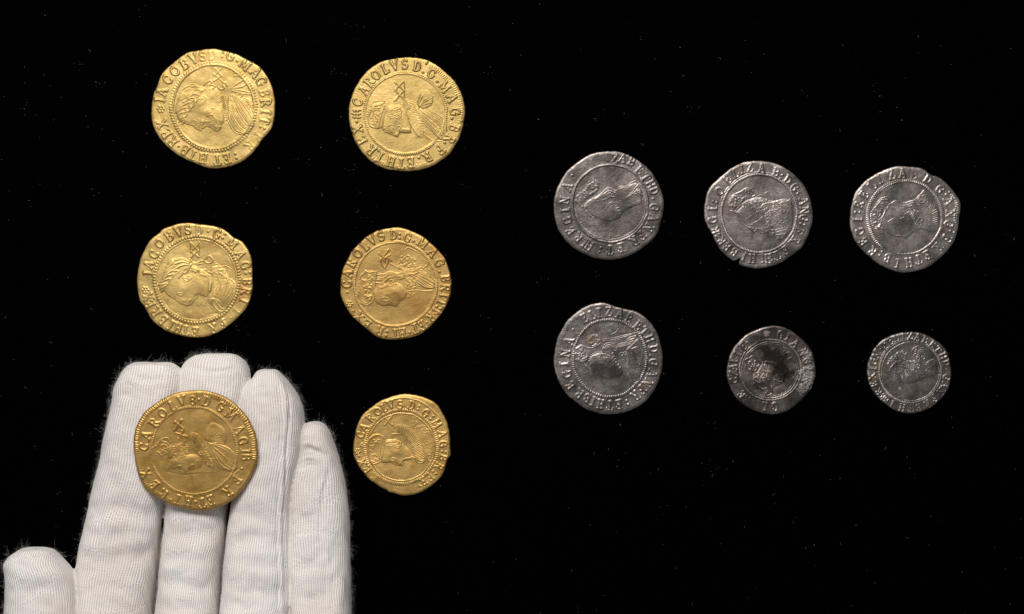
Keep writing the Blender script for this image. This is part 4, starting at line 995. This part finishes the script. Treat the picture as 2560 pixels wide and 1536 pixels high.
# 9: upper right, crack at lower right
c = Coin(2110, 400, 4.947, '640,85 760,90 890,98 990,130 1070,190 1150,215 1240,280 1320,360 1370,430 1420,520 1428,620 1410,720 1400,830 1370,950 1330,1040 1250,1140 1160,1230 1060,1310 940,1360 800,1388 680,1388 560,1350 430,1290 330,1210 220,1110 140,1010 95,900 75,780 75,660 90,560 130,430 190,340 280,250 390,180 500,130',
         (748, 718, 464, 464), 102, .95, 23)
c.wear((860, 170, 110, .8), (1190, 1070, 120, .4), (700, 1200, 200, .3))
c.beadring(120, 40, .25, 'tick', gaps=[(50, 130, .8), (230, 300, .5)]); c.beadring(90, 14, .18, 'line', .965, gaps=[(330, 30, .7)], name='inner_circle')
c.rimticks(-28, 8, 18, 34, 14, .2)
c.legend("E,235,440 L,340,325 I,430,245 Z,575,190 A,712,170 B,860,185 D,1030,245 G,1180,365 :,1280,420 A,1285,512 N,1310,668 G,1290,795 :,1330,890 F,1265,975 R,1155,1085 E,1025,1180 T,915,1240 H,800,1275 I,655,1285 B,530,1225 :,450,1165 R,342,1140 E,232,1025 G,190,890 I,160,745 :,160,655 R,170,560", .30)
c.fill('portrait', .12, 30, '380,855 490,860 540,900 600,935 770,955 860,900 960,860 1100,900 1170,800 1160,600 1100,480 1020,410 980,380 920,440 880,490 800,520 720,540 640,510 540,560 470,680 440,780', dome=.10)
c.st('portrait', 16, .19, '375,852 440,848 490,862 540,900 600,935 690,943 770,955')
c.st('hair', 14, .18, '555,555 600,525 645,510 720,540 800,520 880,495 915,445 950,420 980,378 1020,410', '530,590 600,600 640,640')
c.lines('hair', 12, .13, 10, '600,560 720,570 860,540', '640,640 720,640 800,620', jit=6, cut=.2)
c.st('portrait', 12, .14, '645,640 700,650 740,700 700,730', '540,770 580,740 630,720', '560,680 590,700', '650,650 720,690 790,640')
c.ticks('ruff', 14, .17, 11, '790,610 830,680 880,770 940,850', 40, .6)
c.stipple('ruff', 11, .11, 40, '800,600 900,640 1040,760 1050,860 940,840 860,740', length=16)
c.ticks('drapery', 12, .1, 10, '1040,560 1110,640 1130,800', 60, .2); c.stipple('drapery', 13, .15, 12, '1000,720 1060,720 1060,860 990,840', length=14); c.stipple('drapery', 10, .1, 40, '900,450 1000,420 1060,540 900,580', length=22)
c.fill('crown', .08, 20, '360,600 420,500 500,460 560,520 540,600 480,690 440,830 360,830 310,740 330,640')
c.dots('crown', 15, .2, 12, '350,620 390,550 440,490 520,465'); c.dots('crown', 17, .19, 7, '325,650 320,740 345,820')
c.st('crown', 15, .2, '370,600 420,540 460,500 540,500', '460,540 500,560 550,570 520,540', '400,640 440,650 430,700', '350,690 390,690 400,740', '500,600 490,670 440,740', '360,780 440,780 430,830 380,830')
c.stipple('crown', 13, .15, 20, '360,640 480,560 480,680 430,800 350,790', length=18)
c.st('flan', 12, -.3, '1190,1140 1225,1150 1250,1165', parent='flan'); c.st('flan', 12, .2, '1080,1085 1130,1075 1180,1075', parent='flan')
c.stain(160, 590, 70, (.62, .75, .72), .6); c.stain(820, 400, 130, (.85, .8, .78), .4); c.stain(1150, 640, 170, (1.0, .98, .85), .4); c.stain(760, 850, 130, (.62, .6, .6), .5); c.stain(440, 560, 120, (.7, .66, .68), .4); c.stain(200, 1090, 90, (.7, .72, .8), .5); c.stain(640, 190, 120, (.7, .6, .52), .5)
c.tint((.68, .65, .64), .5, 90); c.tint((1.22, 1.2, 1.12), .35, 60, .12) ; c.tint((.62, .58, .55), .6, 34, .0); c.tint((1.4, 1.37, 1.34), .4, 24, .15)
c.tone *= 1.50                       # tarnish level, with the colour lifted against lamp falloff to the right
c.build('silver_coin', SILVER, 'silver coin at the far upper right with a small crack at its lower right edge', GS, wave=.1, grain=.010)

# 10: lower left of the silver group, ochre stain on the rose
c = Coin(1370, 740, 4.787, '610,90 700,95 800,130 920,160 1040,190 1130,240 1220,320 1290,420 1330,540 1360,660 1368,780 1350,900 1320,1020 1260,1130 1190,1230 1090,1310 980,1370 860,1400 700,1410 570,1390 440,1340 340,1270 240,1190 150,1060 100,950 70,830 75,700 95,590 120,500 170,400 240,290 350,190 470,120',
         (735, 750, 442, 462), 100, .95, 24)
c.wear((1230, 1000, 90, .4), (330, 410, 60, .3))
c.beadring(108, 36, .30, 'bead')
c.rimticks(185, 245, 30, 20, 12, .14, .95)
c.legend("E,430,270 L,525,230 I,610,205 Z,725,192 A,858,215 B,970,270 E,1075,352 T,1150,425 H,1215,515 D,1265,635 .,1225,715 G,1265,795 A,1248,930 N,1190,1045 F,1125,1125 R,1045,1195 :,950,1280 E,850,1300 T,740,1315 H,630,1295 I,540,1265 B,465,1225 R,370,1175 E,268,1080 G,228,940 I,190,815 N,205,690 A,250,545 .,300,405", .30)
c.fill('portrait', .13, 26, '500,800 500,850 560,920 650,960 720,990 800,970 870,960 890,870 800,760 680,690 560,690 500,740', dome=.12)
c.st('portrait', 13, .15, '320,770 400,790 450,830 520,890 600,940 700,975 720,990', '560,720 620,700 680,700', '680,760 710,740 760,770 730,780')
c.st('portrait', 9, .12, '640,530 800,500 930,465 1060,440', '650,548 800,522 1000,460', '740,470 800,440 840,390', '680,880 710,890')
c.lines('hair', 15, .2, 5, '660,640 695,580 755,575 815,620 855,570 930,560 975,500 1045,480', '690,650 740,620 800,660 850,620 930,600 1000,560', jit=4, cut=.05)
c.stipple('hair', 11, .14, 40, '600,680 700,660 790,730 760,790 600,740', length=20)
for (x, y) in ((770, 705), (790, 745), (800, 785), (830, 810), (850, 845), (880, 700), (920, 690)):
    c.st('ruff', 11, .19, '%d,%d %d,%d %d,%d %d,%d' % (x-24, y, x, y-20, x+22, y, x, y+18))
c.dots('ruff', 17, .18, 9, '490,780 510,710 570,680 640,670')
c.fill('drapery', .11, 20, '940,640 1010,560 1080,500 1140,640 1110,800 1080,1020 960,890', smooth=False)
c.st('drapery', 15, .2, '945,650 960,760 955,880 1030,960 1075,1025', '945,655 1000,600 1060,540', '955,700 1030,790 1110,825', '1000,640 1060,620 1110,690', '1130,650 1115,800 1080,1020', '1000,690 1050,760', '965,900 1020,1050 1080,1010')
c.ticks('drapery', 9, .1, 14, '980,900 1060,940 1100,860', 60, .3)
c.fill('rose', .08, 18, '455,500 500,470 600,470 640,570 560,620 490,600', parent='portrait')
c.stipple('rose', 15, .18, 36, '450,500 520,470 610,470 640,580 540,620 470,580', length=20, parent='portrait')
c.fill('crown', .08, 20, '310,650 380,590 450,640 500,730 440,800 360,790 290,740')
c.stipple('crown', 17, .2, 40, '310,650 390,590 460,650 480,740 430,790 340,780', length=20); c.st('crown', 14, .18, '340,630 400,600 470,620 540,620 630,570', '360,760 420,780 450,740', '300,690 360,700 400,660')
c.stain(530, 505, 80, (1.2, .95, .52), .75, .5, .8, 30); c.stain(560, 840, 75, (.42, .40, .40), .85, 0, .3); c.stain(800, 905, 95, (.42, .40, .40), .85, 0, .3); c.stain(660, 870, 60, (.5, .48, .48), .7); c.stain(1040, 720, 60, (.5, .46, .46), .7)
c.stain(300, 290, 120, (.62, .68, .76), .6); c.stain(120, 560, 60, (.55, .62, .7), .6); c.stain(1170, 1060, 60, (1.4, 1.3, 1.1), .6); c.stain(600, 1040, 200, (1.05, 1, .95), .3); c.stain(900, 640, 120, (.6, .56, .56), .4)
c.tint((.6, .57, .56), .55, 80) ; c.tint((.62, .58, .55), .6, 34, .0); c.tint((1.4, 1.37, 1.34), .4, 24, .15)
c.tone *= 1.08                       # tarnish level of this piece, also evening out the lamp's falloff
c.build('silver_coin', SILVER, 'grey silver coin with an ochre stain above the crown and a darkened cheek', GS, wave=.1, grain=.014)

# 11: dark, small, with rose and white crust
c = Coin(1800, 800, 5.936, '780,92 870,98 980,130 1080,190 1200,290 1290,380 1350,470 1390,600 1412,740 1400,860 1350,1000 1290,1080 1220,1160 1130,1250 1020,1330 920,1370 800,1398 680,1388 550,1360 430,1310 310,1230 210,1110 150,1000 110,880 100,760 115,640 140,540 200,410 300,300 400,215 530,155 660,110',
         (745, 745, 448, 442), 110, .85, 25, NT=560, NR=92)
c.wear((560, 220, 170, .8), (1000, 250, 140, .4), (420, 1300, 160, .9), (1080, 1200, 120, .8), (230, 1000, 90, .7), (800, 560, 240, .75), (1000, 760, 160, .6))
c.beadring(130, 30, .22, 'rope', 1.02); c.beadring(90, 16, .2, 'line', .94, name='inner_circle'); c.beadring(90, 10, .12, 'line', .88, gaps=[(350, 250, .8)], name='inner_circle')
c.legend("C,200,900 Z,195,800 A,190,710 I,195,615 L,262,490 E,335,400 .,395,335 D,560,260 G,890,225 I,1000,255 A,1110,350 N,1235,480 G,1290,610 F,1310,750 R,1290,880 E,1240,1010 .,1120,1200 G,810,1290,1.1 L,665,1285 R,390,1195 E,320,1110", .30)
th = np.linspace(0, 2*math.pi, 61)
for (r0, r1, ph, w, h) in ((82, 30, .2, 22, .34), (36, 16, .83, 17, .3)):
    P = ' '.join('%d,%d' % (470+(r0+r1*abs(math.cos(2.5*q+ph)))*math.cos(q), 652+(r0+r1*abs(math.cos(2.5*q+ph)))*math.sin(q)) for q in th)
    c.st('rose', w, h, P, parent='rose')
for k in range(5):
    a = k*1.2566 + .55
    c.st('rose', 14, .24, '%d,%d %d,%d' % (470+52*math.cos(a), 652+52*math.sin(a), 470+84*math.cos(a), 652+84*math.sin(a)), parent='rose')
c.st('rose', 26, -.3, '470,652 472,652', parent='rose')
c.fill('portrait', .15, 30, '500,800 560,760 640,620 740,620 830,640 930,760 960,860 890,960 790,990 760,1110 680,1110 600,1040 520,960 480,880', dome=.15)
c.lines('hair', 20, .3, 5, '640,620 620,680 650,740 690,790', '720,630 740,690 710,740 760,780', jit=8, cut=.1)
c.st('hair', 18, .28, '660,630 690,650 680,690 720,720', '640,750 690,790 670,830 720,860', '690,830 680,880 740,900', '720,640 750,680 740,730')
c.st('portrait', 18, .28, '520,795 600,790', '510,870 560,840 610,870', '520,910 580,935 620,900', '500,940 540,1000', '800,890 860,920 920,910 930,870', '620,905 700,990 770,1080', '640,900 720,980 790,1070', '590,1000 620,1080 700,1120 760,1090')
c.stipple('portrait', 15, .18, 26, '560,800 640,790 700,900 640,940 540,900', length=22); c.stipple('ruff', 15, .2, 18, '600,1010 680,1010 730,1080 660,1110', length=20); c.stipple('portrait', 13, .15, 12, '740,980 800,960 790,1040', length=14)
c.st('portrait', 15, .2, '790,420 820,465 850,460', '880,590 920,580', '960,500 1020,480 1060,540 1000,580')
c.fill('flan', .14, 30, '1180,780 1260,700 1390,700 1400,880 1340,1000 1230,1100 1180,1000 1230,920 1150,830', parent='flan')
c.stipple('crust', 20, .22, 80, '1140,790 1260,700 1390,690 1400,880 1340,1010 1240,1110 1170,1030 1220,920', length=18, parent='crust'); c.stipple('crust', 16, .18, 30, '1230,430 1300,400 1370,600 1240,640', length=18, parent='crust')
c.tint((.6, .56, .54), .6, 110) ; c.tint((.62, .58, .55), .6, 34, .0); c.tint((1.4, 1.37, 1.34), .4, 24, .15)
c.stain(745, 745, 900, (.62, .58, .56), .8); c.stain(470, 760, 190, (1.5, 1.42, 1.36), .75); c.stain(640, 760, 130, (1.35, 1.28, 1.22), .7); c.stain(840, 1050, 170, (1.25, 1.18, 1.12), .7)
c.stain(800, 560, 190, (.18, .16, .145), .95, 0, .45); c.stain(930, 780, 170, (.19, .17, .155), .95, 0, .45); c.stain(560, 330, 120, (.36, .34, .33), .85); c.stain(700, 460, 90, (.22, .2, .18), .85); c.stain(1080, 740, 90, (.22, .2, .18), .85)
c.stain(390, 1260, 170, (.46, .45, .45), .8); c.stain(880, 200, 200, (.42, .4, .39), .75); c.stain(200, 980, 110, (.5, .5, .5), .7); c.stain(1120, 1230, 120, (.4, .37, .36), .8); c.stain(560, 980, 80, (.4, .37, .36), .8); c.stain(880, 1080, 70, (.45, .42, .4), .7)
c.stain(1040, 660, 80, (1.1, 1.05, 1.0), .7); c.stain(430, 830, 120, (1.5, 1.42, 1.36), .7); c.stain(620, 760, 110, (1.35, 1.28, 1.22), .6); c.stain(860, 1040, 120, (1.35, 1.28, 1.22), .5); c.stain(690, 195, 52, (1.55, 1.55, 1.55), .9, .8, .5, 30)
c.stain(1300, 830, 135, (1.2, 1.26, 1.28), .75, .85, 1.2, 30); c.stain(1230, 1000, 90, (1.1, 1.17, 1.18), .7, .85, 1.2, 30); c.stain(1310, 510, 70, (1.2, 1.25, 1.28), .7, .8, .95, 36); c.stain(1310, 660, 60, (.9, .95, .95), .6, .6)
c.tone *= 0.95                       # tarnish level of this piece, also evening out the lamp's falloff
c.build('silver_coin', SILVER, 'blackened silver coin with a rose beside the head and white crust on its right edge', GS, wave=.12, grain=.014)

# 12: smallest, corroded
c = Coin(2150, 815, 6.454, '830,102 960,115 1080,160 1200,230 1300,310 1390,420 1430,560 1455,740 1445,870 1410,1000 1350,1110 1270,1200 1180,1280 1050,1345 920,1390 780,1405 650,1390 520,1335 420,1270 320,1190 230,1090 160,980 125,860 110,740 125,600 160,490 220,370 310,270 430,190 560,140 700,110',
         (806, 738, 500, 508), 112, .85, 26, NT=560, NR=92)
c.wear((600, 170, 150, .5), (850, 1330, 150, .5), (560, 1320, 110, .5), (1380, 640, 90, .4), (300, 900, 110, .4))
c.beadring(124, 46, .26, 'tick'); c.beadring(90, 14, .17, 'line', .93, name='inner_circle'); c.beadring(90, 12, .13, 'line', 1.06, gaps=[(60, 200, .6)], name='outer_circle')
c.legend("I,190,690 G,205,580 N,245,470 A,310,360 .,390,290 E,470,250 L,570,190 I,690,165 Z,810,155 A,925,175 B,1050,220 E,1160,295 T,1250,385 H,1330,490 D,1385,600 .,1390,700 G,1392,830 A,1370,960 N,1300,1065 F,1195,1165 R,1085,1265 E,945,1320 T,810,1335 H,670,1325 I,510,1275 B,410,1205 E,350,1150 R,285,1070 E,215,950 X,180,820", .30)
c.fill('portrait', .10, 34, '450,720 520,800 640,900 760,930 900,900 1000,860 1180,800 1230,640 1180,540 1040,590 900,560 780,560 640,560 520,600', dome=.10)
c.fill('crown', .08, 24, '430,620 480,520 560,440 660,400 760,440 740,540 600,600 480,700')
c.stipple('crown', 18, .22, 60, '430,620 490,500 600,430 680,400 750,450 720,550 560,600 470,690', length=20)
c.stipple('hair', 14, .16, 110, '500,620 700,560 920,570 960,680 860,800 640,880 500,760', length=28)
c.stipple('rose', 15, .2, 50, '850,380 960,330 1030,400 1040,540 940,560 860,500', length=22, parent='portrait')
c.st('portrait', 14, .2, '1080,580 1130,550 1190,535', '760,560 800,580 830,570', '880,570 950,580 1040,605', '440,720 520,800 600,870')
c.st('rose', 12, .14, '835,470 830,400 870,350 940,325 1000,370 1020,450', parent='portrait')
c.stipple('ruff', 13, .15, 40, '900,780 1010,740 1040,840 940,880', length=16); c.stipple('drapery', 11, .1, 50, '1020,620 1200,600 1220,760 1060,840', length=24)
c.st('flan', 10, .14, '620,1015 640,1000 660,1015 640,1035 620,1018', parent='flan')
c.stain(560, 780, 110, (.78, .92, .95), .7, .4); c.stain(830, 660, 140, (.72, .8, .82), .6, .3); c.stain(620, 840, 70, (.4, .42, .42), .7); c.stain(560, 640, 60, (.42, .38, .36), .7); c.stain(880, 660, 60, (.45, .48, .48), .6)
c.stain(255, 845, 58, (1.45, .95, .3), .85, .5, .7, 40); c.stain(300, 660, 100, (1.05, .95, .6), .6); c.stain(1000, 960, 130, (1.05, 1.0, .78), .5); c.stain(300, 920, 60, (.6, .8, .66), .5); c.stain(350, 330, 90, (.8, .86, .84), .5); c.stain(640, 1120, 170, (1.1, 1.08, 1.0), .4); c.stain(860, 960, 60, (.55, .52, .5), .5); c.stain(1080, 420, 110, (.75, .68, .68), .4)
c.tint((.62, .58, .55), .55, 90); c.tint((1.2, 1.16, 1.08), .35, 60, .12) ; c.tint((.62, .58, .55), .6, 34, .0); c.tint((1.4, 1.37, 1.34), .4, 24, .15)
c.tone *= 1.10                       # tarnish level of this piece, also evening out the lamp's falloff
c.build('silver_coin', SILVER, 'smallest silver coin at the lower right, corroded, with a yellow spot on its left rim', GS, wave=.08, grain=.014)
